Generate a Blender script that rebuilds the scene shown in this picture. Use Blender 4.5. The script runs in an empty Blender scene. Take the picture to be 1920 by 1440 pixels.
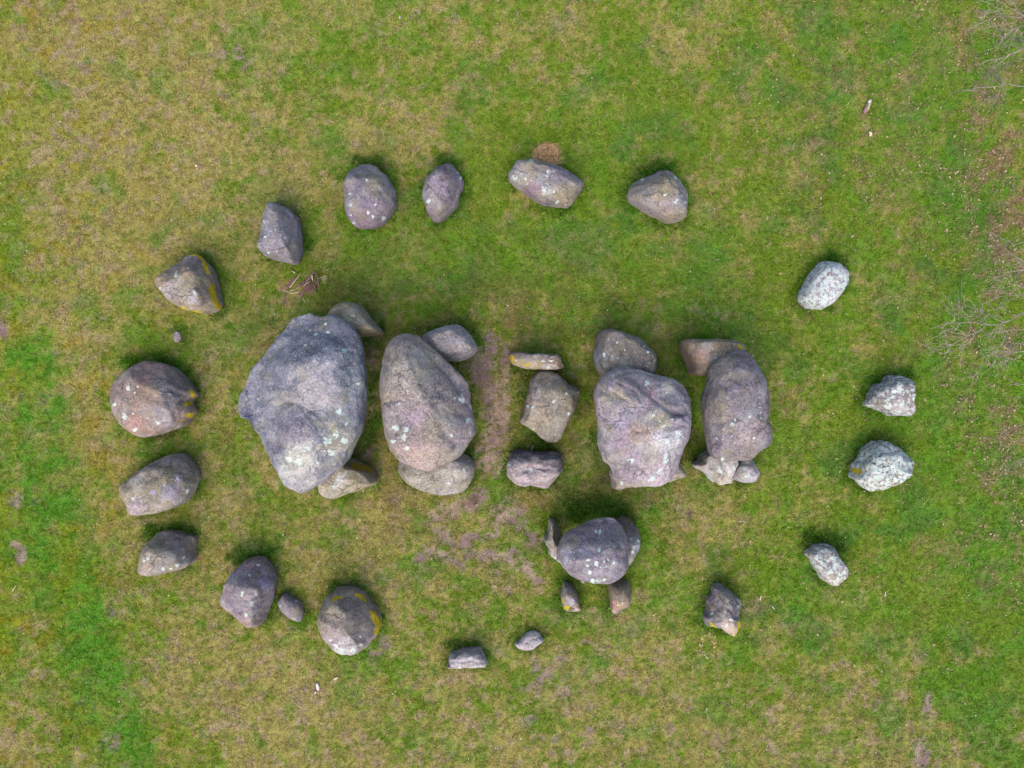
import bpy, math, random
import numpy as np
from mathutils import Vector

random.seed(7)
RNG = np.random.default_rng(11)
SC = bpy.context.scene
COL = SC.collection

# ------------------------------------------------------------------ camera, sky, sun, exposure
CAM_H = 16.0                                    # drone hovering 16 m above the grass, looking straight down
cam_data = bpy.data.cameras.new('camera')
cam_data.sensor_fit = 'HORIZONTAL'
cam_data.angle = 2 * math.atan(9.6 / CAM_H)
cam_data.clip_end = 2000.0
cam = bpy.data.objects.new('camera', cam_data)
cam.location = (0, 0, CAM_H)
cam.rotation_euler = (0, 0, 0)
COL.objects.link(cam)
SC.camera = cam

SUN_EL = math.radians(52)
SUN_AZ = math.radians(194)                      # compass bearing of the sun: from the lower left of the picture
world = bpy.data.worlds.new('World')
SC.world = world
world.use_nodes = True
wn = world.node_tree
wn.nodes.clear()
wo = wn.nodes.new('ShaderNodeOutputWorld')
bg = wn.nodes.new('ShaderNodeBackground')
sky = wn.nodes.new('ShaderNodeTexSky')
sky.sky_type = 'NISHITA'
sky.sun_disc = False
sky.sun_elevation = SUN_EL
sky.sun_rotation = SUN_AZ
sky.air_density = 1.0
sky.dust_density = 3.5
sky.ozone_density = 1.0
bg.inputs['Strength'].default_value = 0.15
wn.links.new(sky.outputs['Color'], bg.inputs['Color'])
wn.links.new(bg.outputs['Background'], wo.inputs['Surface'])

sun_data = bpy.data.lights.new('sun', 'SUN')
sun_data.energy = 0.52
sun_data.angle = math.radians(80)
sun_data.color = (1.0, 0.93, 0.84)
sun = bpy.data.objects.new('sun', sun_data)
sd = Vector((math.sin(SUN_AZ) * math.cos(SUN_EL), math.cos(SUN_AZ) * math.cos(SUN_EL), math.sin(SUN_EL)))
sun.rotation_euler = sd.to_track_quat('Z', 'Y').to_euler()
sun.location = sd * 40
COL.objects.link(sun)

SC.view_settings.view_transform = 'Standard'
SC.view_settings.look = 'None'
SC.view_settings.gamma = 1.0
SC.view_settings.exposure = 1.91
SC.view_settings.use_curve_mapping = False
SC.cycles.max_bounces = 4
SC.cycles.diffuse_bounces = 2
SC.cycles.use_denoising = True

# ------------------------------------------------------------------ helpers
PXM = 100.0                                     # one photograph pixel on the grass is 1 cm

def w2(px, py, z=0.0):
    """photograph pixel -> plan position in metres of a point at height z"""
    k = (1.0 - z / CAM_H) / PXM
    return (np.asarray(px, float) - 960.0) * k, (720.0 - np.asarray(py, float)) * k

def lin(c):
    c = np.asarray(c, float) / 255.0
    return np.where(c <= 0.04045, c / 12.92, ((c + 0.055) / 1.055) ** 2.4)

ALB = 0.50                                      # display brightness -> base colour at this exposure
def alb(*c):
    return lin(c) * ALB
STONE_TONE = np.array([.90, .90, .85])
def salb(*c):
    c = lin(c) * ALB
    g = c.mean()
    return (g + (c - g) * .88) * STONE_TONE

def smooth(a, b, x):
    t = np.clip((x - a) / (b - a), 0, 1)
    return t * t * (3 - 2 * t)

_T2 = np.random.default_rng(3).random((256, 256))
def vn2(x, y, scale, seed=0):
    x = np.asarray(x, float) / scale + seed * 17.31
    y = np.asarray(y, float) / scale + seed * 29.77
    xi = np.floor(x).astype(int); yi = np.floor(y).astype(int)
    fx = x - xi; fy = y - yi
    fx = fx * fx * (3 - 2 * fx); fy = fy * fy * (3 - 2 * fy)
    x0 = xi & 255; x1 = (xi + 1) & 255; y0 = yi & 255; y1 = (yi + 1) & 255
    return (_T2[x0, y0] * (1 - fx) + _T2[x1, y0] * fx) * (1 - fy) + (_T2[x0, y1] * (1 - fx) + _T2[x1, y1] * fx) * fy

def fbm2(x, y, scale, seed=0, octv=3):
    s = 0; a = 1.0; t = 0
    for o in range(octv):
        # rotate every octave to hide the lattice
        c, n = math.cos(0.7 + o * 1.1), math.sin(0.7 + o * 1.1)
        s = s + a * vn2(x * c - y * n, x * n + y * c, scale / 2 ** o, seed + o * 5)
        t += a; a *= 0.55
    return s / t

_T3 = np.random.default_rng(5).random((64, 64, 64))
def vn3(p, scale, seed=0):
    q = p / scale + seed * 13.7
    i = np.floor(q).astype(int); f = q - i
    f = f * f * (3 - 2 * f)
    a = i & 63; b = (i + 1) & 63
    r = 0
    for dx, wx in ((a[:, 0], 1 - f[:, 0]), (b[:, 0], f[:, 0])):
        for dy, wy in ((a[:, 1], 1 - f[:, 1]), (b[:, 1], f[:, 1])):
            r = r + wx * wy * (_T3[dx, dy, a[:, 2]] * (1 - f[:, 2]) + _T3[dx, dy, b[:, 2]] * f[:, 2])
    return r

def fbm3(p, scale, seed=0, octv=3):
    s = 0; a = 1.0; t = 0
    for o in range(octv):
        s = s + a * vn3(p, scale / 2 ** o, seed + o * 3); t += a; a *= 0.55
    return s / t

def seg_dist(x, y, poly):
    """distance from points to a polyline"""
    d = np.full(np.shape(x), 1e9)
    if len(poly) == 1:
        return np.hypot(x - poly[0][0], y - poly[0][1])
    for (ax, ay), (bx, by) in zip(poly[:-1], poly[1:]):
        vx, vy = bx - ax, by - ay
        L = vx * vx + vy * vy + 1e-9
        t = np.clip(((x - ax) * vx + (y - ay) * vy) / L, 0, 1)
        d = np.minimum(d, np.hypot(x - ax - t * vx, y - ay - t * vy))
    return d

def side_dist(x, y, poly):
    """signed distance to a polyline, positive on the right hand of its run as seen in the photograph"""
    d = np.full(np.shape(x), 1e9); sg = np.ones(np.shape(x))
    for (ax, ay), (bx, by) in zip(poly[:-1], poly[1:]):
        vx, vy = bx - ax, by - ay
        t = np.clip(((x - ax) * vx + (y - ay) * vy) / (vx * vx + vy * vy + 1e-9), 0, 1)
        q = np.hypot(x - ax - t * vx, y - ay - t * vy)
        m = q < d
        d = np.where(m, q, d); sg = np.where(m, np.sign((x - ax) * -vy + (y - ay) * vx), sg)
    return d * sg

def in_poly(x, y, P):
    ins = np.zeros(np.shape(x), bool)
    n = len(P)
    for i in range(n):
        x1, y1 = P[i]; x2, y2 = P[(i + 1) % n]
        if y1 == y2:
            continue
        c = ((y1 > y) != (y2 > y)) & (x < (x2 - x1) * (y - y1) / (y2 - y1) + x1)
        ins ^= c
    return ins

def np_mesh(name, verts, faces_flat, loop_tot, attrs=(), smooth_shade=True):
    """fast mesh from arrays. faces_flat: flat vertex indices, loop_tot: verts per face"""
    me = bpy.data.meshes.new(name)
    nv = len(verts); nl = len(faces_flat); nf = len(loop_tot)
    me.vertices.add(nv); me.loops.add(nl); me.polygons.add(nf)
    me.vertices.foreach_set('co', np.asarray(verts, np.float32).ravel())
    me.loops.foreach_set('vertex_index', np.asarray(faces_flat, np.int32))
    st = np.concatenate(([0], np.cumsum(loop_tot)[:-1])).astype(np.int32)
    me.polygons.foreach_set('loop_start', st)
    me.polygons.foreach_set('loop_total', np.asarray(loop_tot, np.int32))
    if smooth_shade:
        me.polygons.foreach_set('use_smooth', np.ones(nf, bool))
    for an, arr in attrs:
        arr = np.asarray(arr, np.float32)
        if arr.ndim == 2:
            a = me.attributes.new(an, 'FLOAT_COLOR', 'POINT')
            a.data.foreach_set('color', np.concatenate([arr, np.ones((nv, 1), np.float32)], 1).ravel())
        else:
            a = me.attributes.new(an, 'FLOAT', 'POINT')
            a.data.foreach_set('value', arr)
    me.update(calc_edges=True)
    me.validate()
    return me

def link(name, me, mat=None, parent=None, loc=None):
    o = bpy.data.objects.new(name, me)
    if mat is not None:
        me.materials.append(mat)
    COL.objects.link(o)
    if parent is not None:
        o.parent = parent
    if loc is not None:
        o.location = loc
    return o

def tag(o, label, cat=None, group=None, kind=None):
    o['label'] = label
    if cat: o['category'] = cat
    if group: o['group'] = group
    if kind: o['kind'] = kind
    return o

# ------------------------------------------------------------------ materials
class NT:
    def __init__(self, name):
        self.m = bpy.data.materials.new(name); self.m.use_nodes = True
        self.t = self.m.node_tree; self.t.nodes.clear()
        self.out = self.n('ShaderNodeOutputMaterial')
    def n(self, typ, **kw):
        nd = self.t.nodes.new(typ)
        for k, v in kw.items():
            if k.startswith('i_'):
                nd.inputs[int(k[2:])].default_value = v
            else:
                setattr(nd, k, v)
        return nd
    def l(self, a, b): self.t.links.new(a, b)
    def attr(self, name):
        return self.n('ShaderNodeAttribute', attribute_name=name)
    def noise(self, vec, scale, detail=2.0, rough=0.55):
        nd = self.n('ShaderNodeTexNoise'); nd.inputs['Scale'].default_value = scale
        nd.inputs['Detail'].default_value = detail; nd.inputs['Roughness'].default_value = rough
        self.l(vec, nd.inputs['Vector']); return nd.outputs['Fac']
    def math(self, op, a, b=None, c=None):
        nd = self.n('ShaderNodeMath', operation=op)
        for i, v in enumerate((a, b, c)):
            if v is None: continue
            if isinstance(v, (int, float)): nd.inputs[i].default_value = v
            else: self.l(v, nd.inputs[i])
        return nd.outputs[0]
    def ramp(self, v, a, b, lo=0.0, hi=1.0):
        nd = self.n('ShaderNodeMapRange', interpolation_type='SMOOTHSTEP')
        self.l(v, nd.inputs[0])
        nd.inputs[1].default_value = a; nd.inputs[2].default_value = b
        nd.inputs[3].default_value = lo; nd.inputs[4].default_value = hi
        return nd.outputs[0]
    def mix(self, fac, a, b, blend='MIX'):
        nd = self.n('ShaderNodeMix', data_type='RGBA', blend_type=blend)
        if isinstance(fac, (int, float)): nd.inputs[0].default_value = fac
        else: self.l(fac, nd.inputs[0])
        for v, idx in ((a, 6), (b, 7)):
            if hasattr(v, 'links') or hasattr(v, 'is_linked'): self.l(v, nd.inputs[idx])
            else: nd.inputs[idx].default_value = (*[float(q) for q in v][:3], 1)
        return nd.outputs[2]
    def scale(self, col, fac):
        nd = self.n('ShaderNodeVectorMath', operation='SCALE')
        self.l(col, nd.inputs[0]); self.l(fac, nd.inputs['Scale']); return nd.outputs[0]

def stone_material():
    k = NT('granite_boulder')
    tc = k.n('ShaderNodeTexCoord').outputs['Object']
    oi = k.n('ShaderNodeObjectInfo').outputs['Random']
    off = k.n('ShaderNodeVectorMath', operation='ADD'); k.l(tc, off.inputs[0])
    cx = k.n('ShaderNodeCombineXYZ'); k.l(k.math('MULTIPLY', oi, 37.0), cx.inputs[0]); k.l(k.math('MULTIPLY', oi, 91.0), cx.inputs[2])
    k.l(cx.outputs[0], off.inputs[1]); v = off.outputs[0]
    tint = k.attr('tint').outputs['Color']
    lich = k.attr('lichen').outputs['Fac']
    moss = k.attr('moss').outputs['Fac']
    spk = k.attr('speck').outputs['Fac']
    n_big = k.noise(v, 5.0, 4.0, 0.6)
    n_mid = k.noise(v, 24.0, 4.0, 0.65)
    n_fine = k.noise(v, 46.0, 3.0, 0.7)
    c = k.scale(tint, k.ramp(n_big, 0.3, 0.72, 0.76, 1.2))
    c = k.scale(c, k.ramp(n_mid, 0.3, 0.7, 0.66, 1.28))
    c = k.scale(c, k.ramp(n_fine, 0.28, 0.72, 0.72, 1.28))
    # olive algae film in blotches, mauve granite below
    n_al = k.noise(v, 3.2, 5.0, 0.65)
    c = k.mix(k.ramp(n_al, 0.50, 0.68, 0.0, 0.45), c, alb(142, 132, 98))
    # broad pale film of old lichen, long rain stains
    n_fl = k.noise(v, 2.3, 6.0, 0.68)
    c = k.mix(k.ramp(n_fl, 0.50, 0.70, 0.0, 0.42), c, alb(176, 174, 172))
    # hairline cracks
    wv = k.n('ShaderNodeTexNoise'); wv.inputs['Scale'].default_value = 4.0; wv.inputs['Detail'].default_value = 4.0; k.l(v, wv.inputs['Vector'])
    wm = k.n('ShaderNodeVectorMath', operation='MULTIPLY_ADD'); k.l(wv.outputs['Color'], wm.inputs[0]); wm.inputs[1].default_value = (.5, .5, .5); k.l(v, wm.inputs[2])
    ve = k.n('ShaderNodeTexVoronoi', feature='DISTANCE_TO_EDGE'); ve.inputs['Scale'].default_value = 1.7; k.l(wm.outputs[0], ve.inputs['Vector'])
    crk = k.math('MULTIPLY', k.ramp(ve.outputs['Distance'], 0.004, 0.024, 1.0, 0.0), k.ramp(k.noise(v, 1.9, 2.0), 0.48, 0.58))
    c = k.mix(k.math('MULTIPLY', crk, 0.42), c, alb(70, 62, 62))
    # pale feldspar grains
    n_gr = k.noise(v, 40.0, 2.0, 0.6)
    c = k.mix(k.math('MULTIPLY', k.ramp(n_gr, 0.55, 0.66), k.math('MULTIPLY_ADD', spk, 0.62, 0.06)), c, alb(205, 196, 200))
    n_dk = k.noise(v, 34.0, 2.0, 0.6)
    c = k.mix(k.math('MULTIPLY', k.ramp(n_dk, 0.60, 0.70), 0.45), c, alb(78, 72, 80))
    # crustose lichen
    n_l = k.noise(v, 14.0, 6.0, 0.72)
    lf = k.math('ADD', lich, k.math('MULTIPLY_ADD', n_l, 1.9, -0.95))
    lm = k.ramp(lf, 0.44, 0.58)
    lc = k.mix(k.ramp(n_fine, 0.35, 0.7), alb(180, 196, 188), alb(214, 224, 214))
    c = k.mix(k.math('MULTIPLY', lm, 0.82), c, lc)
    # scattered round lichen spots
    vo = k.n('ShaderNodeTexVoronoi', feature='F1', distance='EUCLIDEAN'); vo.inputs['Scale'].default_value = 9.0
    k.l(v, vo.inputs['Vector'])
    sep = k.n('ShaderNodeSeparateColor'); k.l(vo.outputs['Color'], sep.inputs[0])
    rad = k.ramp(sep.outputs[0], 0.84, 1.0, 0.0, 0.20)
    dst = k.math('ADD', vo.outputs['Distance'], k.math('MULTIPLY_ADD', n_mid, 0.12, -0.06))
    sp = k.math('LESS_THAN', dst, rad)
    c = k.mix(k.math('MULTIPLY', sp, k.math('MULTIPLY_ADD', spk, 0.2, 0.40)), c, alb(196, 202, 194))
    # yellow lichen
    n_m = k.noise(v, 17.0, 4.0, 0.7)
    mf = k.math('ADD', moss, k.math('MULTIPLY_ADD', n_m, 1.7, -0.85))
    c = k.mix(k.ramp(mf, 0.42, 0.60), c, k.mix(k.ramp(n_fine, 0.3, 0.7), alb(160, 140, 14), alb(204, 176, 24)))
    p = k.n('ShaderNodeBsdfPrincipled')
    p.inputs['Roughness'].default_value = 0.9
    p.inputs['Specular IOR Level'].default_value = 0.25
    k.l(c, p.inputs['Base Color'])
    h = k.math('ADD', k.math('MULTIPLY', n_mid, 0.6), k.math('ADD', k.math('MULTIPLY', n_fine, 0.35), k.math('SUBTRACT', k.math('MULTIPLY', lm, 0.12), k.math('MULTIPLY', crk, 0.8))))
    b = k.n('ShaderNodeBump'); b.inputs['Strength'].default_value = 0.8; b.inputs['Distance'].default_value = 0.022
    k.l(h, b.inputs['Height']); k.l(b.outputs[0], p.inputs['Normal'])
    k.l(p.outputs[0], k.out.inputs['Surface'])
    return k.m

def ground_material():
    k = NT('turf_soil')
    pos = k.n('ShaderNodeNewGeometry').outputs['Position']
    col = k.attr('tint').outputs['Color']
    n1 = k.noise(pos, 9.0, 4.0, 0.65); n2 = k.noise(pos, 46.0, 3.0, 0.7); n3 = k.noise(pos, 120.0, 2.0, 0.6)
    c = k.scale(col, k.ramp(n1, 0.3, 0.7, 0.82, 1.16))
    c = k.scale(c, k.ramp(n2, 0.28, 0.72, 0.62, 1.38))
    c = k.scale(c, k.ramp(n3, 0.3, 0.7, 0.8, 1.2))
    p = k.n('ShaderNodeBsdfPrincipled'); p.inputs['Roughness'].default_value = 1.0
    p.inputs['Specular IOR Level'].default_value = 0.1
    k.l(c, p.inputs['Base Color'])
    b = k.n('ShaderNodeBump'); b.inputs['Strength'].default_value = 0.7; b.inputs['Distance'].default_value = 0.03
    k.l(k.math('ADD', n2, k.math('MULTIPLY', n3, 0.5)), b.inputs['Height']); k.l(b.outputs[0], p.inputs['Normal'])
    k.l(p.outputs[0], k.out.inputs['Surface'])
    return k.m

def blade_material(name, trans=0.3):
    k = NT(name)
    col = k.attr('tint').outputs['Color']
    d = k.n('ShaderNodeBsdfDiffuse'); t = k.n('ShaderNodeBsdfTranslucent'); m = k.n('ShaderNodeMixShader')
    m.inputs[0].default_value = trans
    k.l(col, d.inputs['Color']); k.l(col, t.inputs['Color'])
    k.l(d.outputs[0], m.inputs[1]); k.l(t.outputs[0], m.inputs[2])
    k.l(m.outputs[0], k.out.inputs['Surface'])
    return k.m

def wood_material(name, c1, c2, scale=30):
    k = NT(name)
    tc = k.n('ShaderNodeTexCoord').outputs['Object']
    oi = k.n('ShaderNodeObjectInfo').outputs['Random']
    n = k.noise(tc, scale, 4.0, 0.7)
    c = k.mix(k.ramp(n, 0.3, 0.7), c1, c2)
    c = k.scale(c, k.math('MULTIPLY_ADD', oi, 0.6, 0.7))
    p = k.n('ShaderNodeBsdfPrincipled'); p.inputs['Roughness'].default_value = 0.85
    k.l(c, p.inputs['Base Color'])
    b = k.n('ShaderNodeBump'); b.inputs['Strength'].default_value = 0.6; b.inputs['Distance'].default_value = 0.004
    k.l(n, b.inputs['Height']); k.l(b.outputs[0], p.inputs['Normal'])
    k.l(p.outputs[0], k.out.inputs['Surface'])
    return k.m

M_STONE = stone_material()
M_GROUND = ground_material()
M_BLADE = blade_material('grass_blade', 0.30)
M_LEAF = blade_material('dead_leaf', 0.15)
M_STICK = wood_material('brown_stick', alb(104, 70, 66), alb(156, 114, 102))
M_STRAW = wood_material('pale_dry_wood', alb(196, 178, 140), alb(226, 212, 184))
M_WHITE = wood_material('bleached_wood', alb(206, 196, 184), alb(228, 220, 210))
M_BARK = wood_material('grey_bark', alb(114, 100, 86), alb(164, 150, 130), 18)
M_LOG = wood_material('split_log', alb(130, 96, 92), alb(176, 140, 128))

# ------------------------------------------------------------------ stones: traced plan outlines and sculpting notes
# crop frames used while tracing: (x0, y0, scale)
CR = dict(A=(630, 290, 7.385), B=(940, 260, 5.189), C=(1480, 470, 8.0), D=(1580, 690, 6.0), E=(1300, 1010, 6.4),
          F=(820, 1170, 8.727), G=(280, 370, 6.26), H=(1000, 950, 6.859), I=(1260, 620, 4.8), J=(1100, 610, 4.643),
          K=(930, 630, 4.8), L=(400, 540, 3.511), M=(180, 640, 3.131), N=(380, 1000, 4.8), Z=(0, 0, 1.0))

GREY = (142, 132, 138); PURP = (134, 116, 134); DPURP = (104, 94, 112); TAN = (152, 138, 116); OLIVE = (136, 126, 96)
PINK = (176, 146, 146); RPINK = (164, 128, 118); BLUE = (112, 118, 136); DBLUE = (92, 98, 116); PALE = (186, 180, 182)
MAUVE = (160, 138, 160); BROWN = (136, 116, 100); DARK = (88, 80, 84); LICH = (192, 202, 198)
RING = 'kerb stones ringing the burial chamber'
CAPS = 'capstones of the burial chamber'
SUPP = 'upright stones carrying the capstones'

S = []
def stone(**k): S.append(k)

# ---- kerb ring
stone(cr='A', lab='large rounded mauve kerb boulder beside the narrow egg-shaped boulder, top edge of the ring', g=RING,
      o=[(370,100),(470,110),(560,150),(640,225),(740,310),(800,420),(830,490),(835,600),(830,700),(790,800),(720,890),(640,970),(540,1020),(440,1020),(370,1030),(290,1010),(210,940),(150,850),(125,730),(110,580),(105,420),(120,310),(160,210),(220,150),(290,115)],
      zt=.85, p=2.6, f=[(95,.35,1.3),(30,.55,.8),(200,.6,.5)], c=(GREY, PURP),
      b=[(500,430,190,OLIVE,.5),(560,330,160,TAN,.4),(330,620,190,BLUE,.3),(300,200,200,DPURP,.6),(330,800,130,DPURP,.4),(380,930,60,MAUVE,.8)],
      l=[(415,345,18),(545,700,24),(190,545,22),(200,700,50),(440,810,26),(510,865,22),(240,940,22),(660,880,36),(205,840,20),(155,450,16)])
stone(cr='A', lab='narrow egg-shaped purple-grey boulder right of the large rounded boulder on the upper side', g=RING,
      o=[(1490,85),(1580,90),(1640,140),(1690,220),(1740,290),(1770,350),(1755,460),(1725,560),(1700,660),(1650,740),(1570,820),(1500,890),(1420,940),(1350,925),(1290,860),(1240,780),(1225,690),(1195,580),(1195,470),(1215,370),(1260,290),(1320,210),(1400,120)],
      zt=.75, p=2.1, f=[(80,.35,1.0),(10,.35,.8)], c=(PURP, GREY),
      b=[(1500,280,90,RPINK,.4),(1420,420,140,MAUVE,.5),(1530,620,90,DPURP,.6),(1450,780,150,OLIVE,.5),(1560,150,110,DARK,.35)],
      l=[(1275,640,34),(1385,235,14),(1355,318,12),(1675,555,14),(1240,750,10),(1720,330,26),(1690,250,24)])
stone(cr='B', lab='broad flat-topped grey boulder with a brown dead-leaf patch against its upper side', g=RING,
      o=[(265,190),(340,195),(430,210),(520,230),(600,260),(660,310),(740,370),(795,430),(805,460),(780,510),(745,570),(700,640),(640,665),(540,660),(440,640),(360,615),(290,580),(230,535),(170,490),(110,440),(65,390),(65,340),(100,280),(150,235)],
      zt=.8, p=4.0, f=[(62,.22,1.5),(-100,.55,.7)], c=(GREY, TAN),
      b=[(600,300,130,PURP,.8),(420,240,120,DPURP,.5),(290,480,100,(138,108,128),.7),(430,500,60,LICH,.5),(690,520,100,OLIVE,.4),(180,400,90,PALE,.5)],
      gr=[([(80,280),(150,290),(230,310)],10,.03),([(90,330),(140,360)],8,.03)],
      l=[(295,215,34),(455,325,18),(450,360,36),(235,380,16),(420,500,42),(250,440,14),(510,510,14),(545,615,20),(630,640,14),(610,500,10),(130,375,60),(585,545,10),(300,395,10)])
stone(cr='B', lab='triangular grey-mauve boulder at the upper right of the ring, pale lichen dots on right edge', g=RING,
      o=[(1590,290),(1670,300),(1720,340),(1760,400),(1800,480),(1830,560),(1815,640),(1800,720),(1790,780),(1740,805),(1640,820),(1580,800),(1500,760),(1420,710),(1340,670),(1270,625),(1225,580),(1220,520),(1235,460),(1290,415),(1370,380),(1450,345),(1520,310)],
      zt=.85, p=3.2, f=[(20,.38,1.6),(125,.15,1.0),(100,.5,.6)], c=(GREY, TAN),
      b=[(1480,380,160,DPURP,.5),(1330,500,120,BLUE,.4),(1600,500,150,OLIVE,.5),(1560,680,120,MAUVE,.4),(1700,760,90,TAN,.5)],
      l=[(1590,545,18),(1700,380,26),(1745,400,14),(1750,565,28),(1700,630,20),(1790,630,40),(1595,465,10),(1370,400,18),(1820,560,14),(1710,600,20)])
stone(cr='C', lab='pale oval boulder crusted with blue-white lichen, alone at the far right above the chamber', g=RING,
      o=[(570,140),(680,155),(760,190),(830,250),(880,330),(890,400),(880,470),(840,560),(790,640),(720,720),(650,790),(560,845),(430,890),(290,875),(200,820),(145,770),(135,700),(170,600),(220,500),(270,390),(340,300),(400,240),(470,165)],
      zt=.6, p=2.6, f=[(110,.5,.8),(150,.5,.8),(-60,.6,.6)], c=((150,136,148), (168,150,166)),
      b=[(600,370,70,(128,98,112),.7),(300,440,90,(104,96,126),.7),(620,720,130,(186,160,184),.7)],
      lb=.55, l=[(700,290,150),(480,280,90),(500,480,140),(330,580,120),(220,740,100),(780,400,90),(450,640,60),(560,560,110),(760,540,60),(500,800,70)])
stone(cr='D', lab='angular trapezoid stone streaked with pale lichen, above the whitest boulder at far right', g=RING,
      o=[(520,85),(600,75),(690,90),(735,130),(745,200),(748,300),(745,400),(765,520),(660,545),(540,540),(480,510),(400,475),(310,445),(255,415),(290,340),(310,270),(370,200),(450,160),(490,125)],
      zt=.75, p=5, f=[(-110,.35,1.4),(95,.55,1.3),(175,.3,.9),(0,.75,1.5)], c=((146,128,138), (140,124,126)), rough=1.6,
      b=[(640,110,70,(92,76,64),.9),(445,195,30,DARK,.9),(380,300,80,(126,112,134),.6),(640,460,100,(190,166,172),.6),(330,410,80,PALE,.5)],
            lb=.47, l=[(560,160,70),(680,180,70),(500,250,60),(540,330,60),(650,240,60),(520,440,80),(620,520,60),(300,430,40),(680,400,60)])
stone(cr='D', lab='whitest boulder of the ring, almost wholly covered in white lichen, far right', g=RING,
      o=[(420,815),(500,820),(560,860),(640,900),(700,950),(780,1030),(785,1090),(755,1180),(680,1250),(560,1310),(440,1350),(320,1385),(230,1330),(150,1280),(90,1260),(110,1180),(135,1090),(200,1030),(240,940),(300,870),(350,840)],
      zt=.75, p=3.2, f=[(85,.45,1.2),(20,.5,.8),(-110,.75,.8)], c=((152,130,132), (126,112,104)), rough=2.0,
      b=[(640,920,90,(104,92,78),.8),(380,860,90,(140,112,118),.7),(680,1100,80,(120,104,100),.6),(140,1240,50,(200,172,160),.8)],
      m=[([(120,1165),(160,1165)],28)],
      lb=.57, l=[(420,1200,230),(260,1100,130),(560,1160,160),(480,960,110),(300,1260,110),(650,1150,110),(520,880,60),(640,980,60),(420,1000,120)])
stone(cr='E', lab='small blunt stone spotted with pale lichen, lower right of the ring, tall grass above it', g=RING,
      o=[(1420,90),(1500,65),(1620,65),(1690,120),(1740,220),(1810,290),(1845,370),(1820,450),(1750,520),(1680,560),(1600,530),(1540,480),(1480,400),(1430,320),(1390,240),(1345,190),(1360,140),(1400,125)],
      zt=.5, p=3.6, f=[(55,.5,1.2),(-150,.6,.9)], c=((156,136,130), (148,134,134)), rough=1.3,
      b=[(1380,150,26,DARK,.9),(1700,500,110,(180,156,130),.5)],
      lb=.48, l=[(1480,200,60),(1670,230,70),(1430,290,50),(1700,330,80),(1500,340,60),(1590,60,40),(1560,400,50),(1780,420,60),(1640,400,40),(1400,180,34)])
stone(cr='E', lab='jagged dark purple-brown pointed stone at the bottom right of the ring', g=RING,
      o=[(285,550),(350,555),(395,600),(450,630),(530,690),(575,740),(570,850),(555,980),(555,1080),(500,1180),(430,1160),(350,1100),(270,1050),(190,1020),(130,1010),(125,940),(170,890),(165,800),(160,720),(215,660),(235,590)],
      zt=.7, p=4, f=[(15,.2,1.1),(-110,.35,1.3),(160,.5,1.2)], c=((142,132,132), (130,120,128)), rough=2.0,
      b=[(480,720,90,OLIVE,.5),(330,720,110,DPURP,.5),(200,840,50,(150,128,60),.6),(420,1080,110,(196,172,156),.9),(500,1160,60,(206,178,140),.8)],
      gr=[([(430,860),(480,920),(530,970)],16,.06),([(260,980),(380,1000),(500,1000)],14,.03)],
      m=[([(545,1020),(540,1100)],22),([(200,1010),(270,1060)],14)],
      l=[(270,620,34),(440,980,30),(220,910,18),(430,740,14),(525,810,10),(310,765,10),(400,1060,40)])
stone(cr='F', lab='small low grey slab barely above the grass, right of the flat-fronted slab at the bottom', g=RING,
      o=[(1500,125),(1600,115),(1680,150),(1720,210),(1760,260),(1700,320),(1620,380),(1540,425),(1440,420),(1340,400),(1290,360),(1260,310),(1340,270),(1400,200)],
      zt=.2, p=3, f=[(70,.5,.7)], c=((172,162,170), (180,168,176)), rough=1.5,
      b=[(1550,200,60,(134,120,112),.7)], gr=[([(1480,300),(1560,250),(1640,240)],14,.03)], l=[(1655,265,22),(1475,410,10),(1500,300,20)])
stone(cr='F', lab='flat-fronted broken slab with a whitish left corner at the bottom of the ring', g=RING,
      o=[(330,440),(400,405),(520,400),(700,400),(740,440),(760,510),(800,570),(800,680),(600,700),(400,715),(160,710),(200,640),(175,550),(200,485),(290,470)],
      zt=.42, p=6, f=[(-90,.28,1.0),(10,.7,.9)], c=((166,152,158), (172,160,166)), rough=1.5,
      b=[(220,540,60,(206,188,190),.95),(360,500,60,(110,90,86),.7),(700,520,70,BLUE,.4),(500,670,260,PALE,.35),(640,470,70,OLIVE,.4)],
      gr=[([(200,625),(500,615),(790,625)],14,.025)], l=[(350,700,22),(425,635,12),(250,520,40),(650,595,10)])
stone(cr='N', lab='round tan-grey boulder with yellow lichen on its right rim, lower left of the ring', g=RING,
      o=[(1260,488),(1400,500),(1460,560),(1520,630),(1580,720),(1610,800),(1590,880),(1540,950),(1470,1030),(1390,1090),(1300,1095),(1210,1065),(1130,1000),(1080,920),(1045,830),(1040,740),(1060,660),(1100,600),(1150,540),(1200,500)],
      zt=.95, p=2.6, f=[(25,.32,1.2),(85,.55,.8),(-90,.75,.8)], c=((146,130,128), TAN),
      b=[(1430,720,130,DPURP,.5),(1280,840,140,OLIVE,.4),(1180,960,120,MAUVE,.4),(1480,800,60,DARK,.4),(1290,1050,130,PALE,.7)],
      m=[([(1380,545),(1430,560),(1460,600)],24),([(1540,720),(1570,790),(1590,840)],36),([(1570,870),(1560,900)],24),([(1180,590),(1240,575)],18)],
      l=[(1160,960,34),(1260,1060,50),(1360,1060,50),(1430,1010,30),(1425,945,14),(1265,565,8),(1200,1010,40)])
stone(cr='N', lab='small leaf-shaped grey stone between two boulders at the lower left', g=RING,
      o=[(730,535),(800,570),(890,635),(915,720),(890,790),(820,780),(750,740),(700,690),(670,610),(700,570)],
      zt=.3, p=2.8, f=[(50,.5,.8)], c=(GREY, (144,132,140)), b=[(840,700,60,TAN,.6)], l=[(840,610,14),(700,650,16),(820,768,6)])
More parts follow.
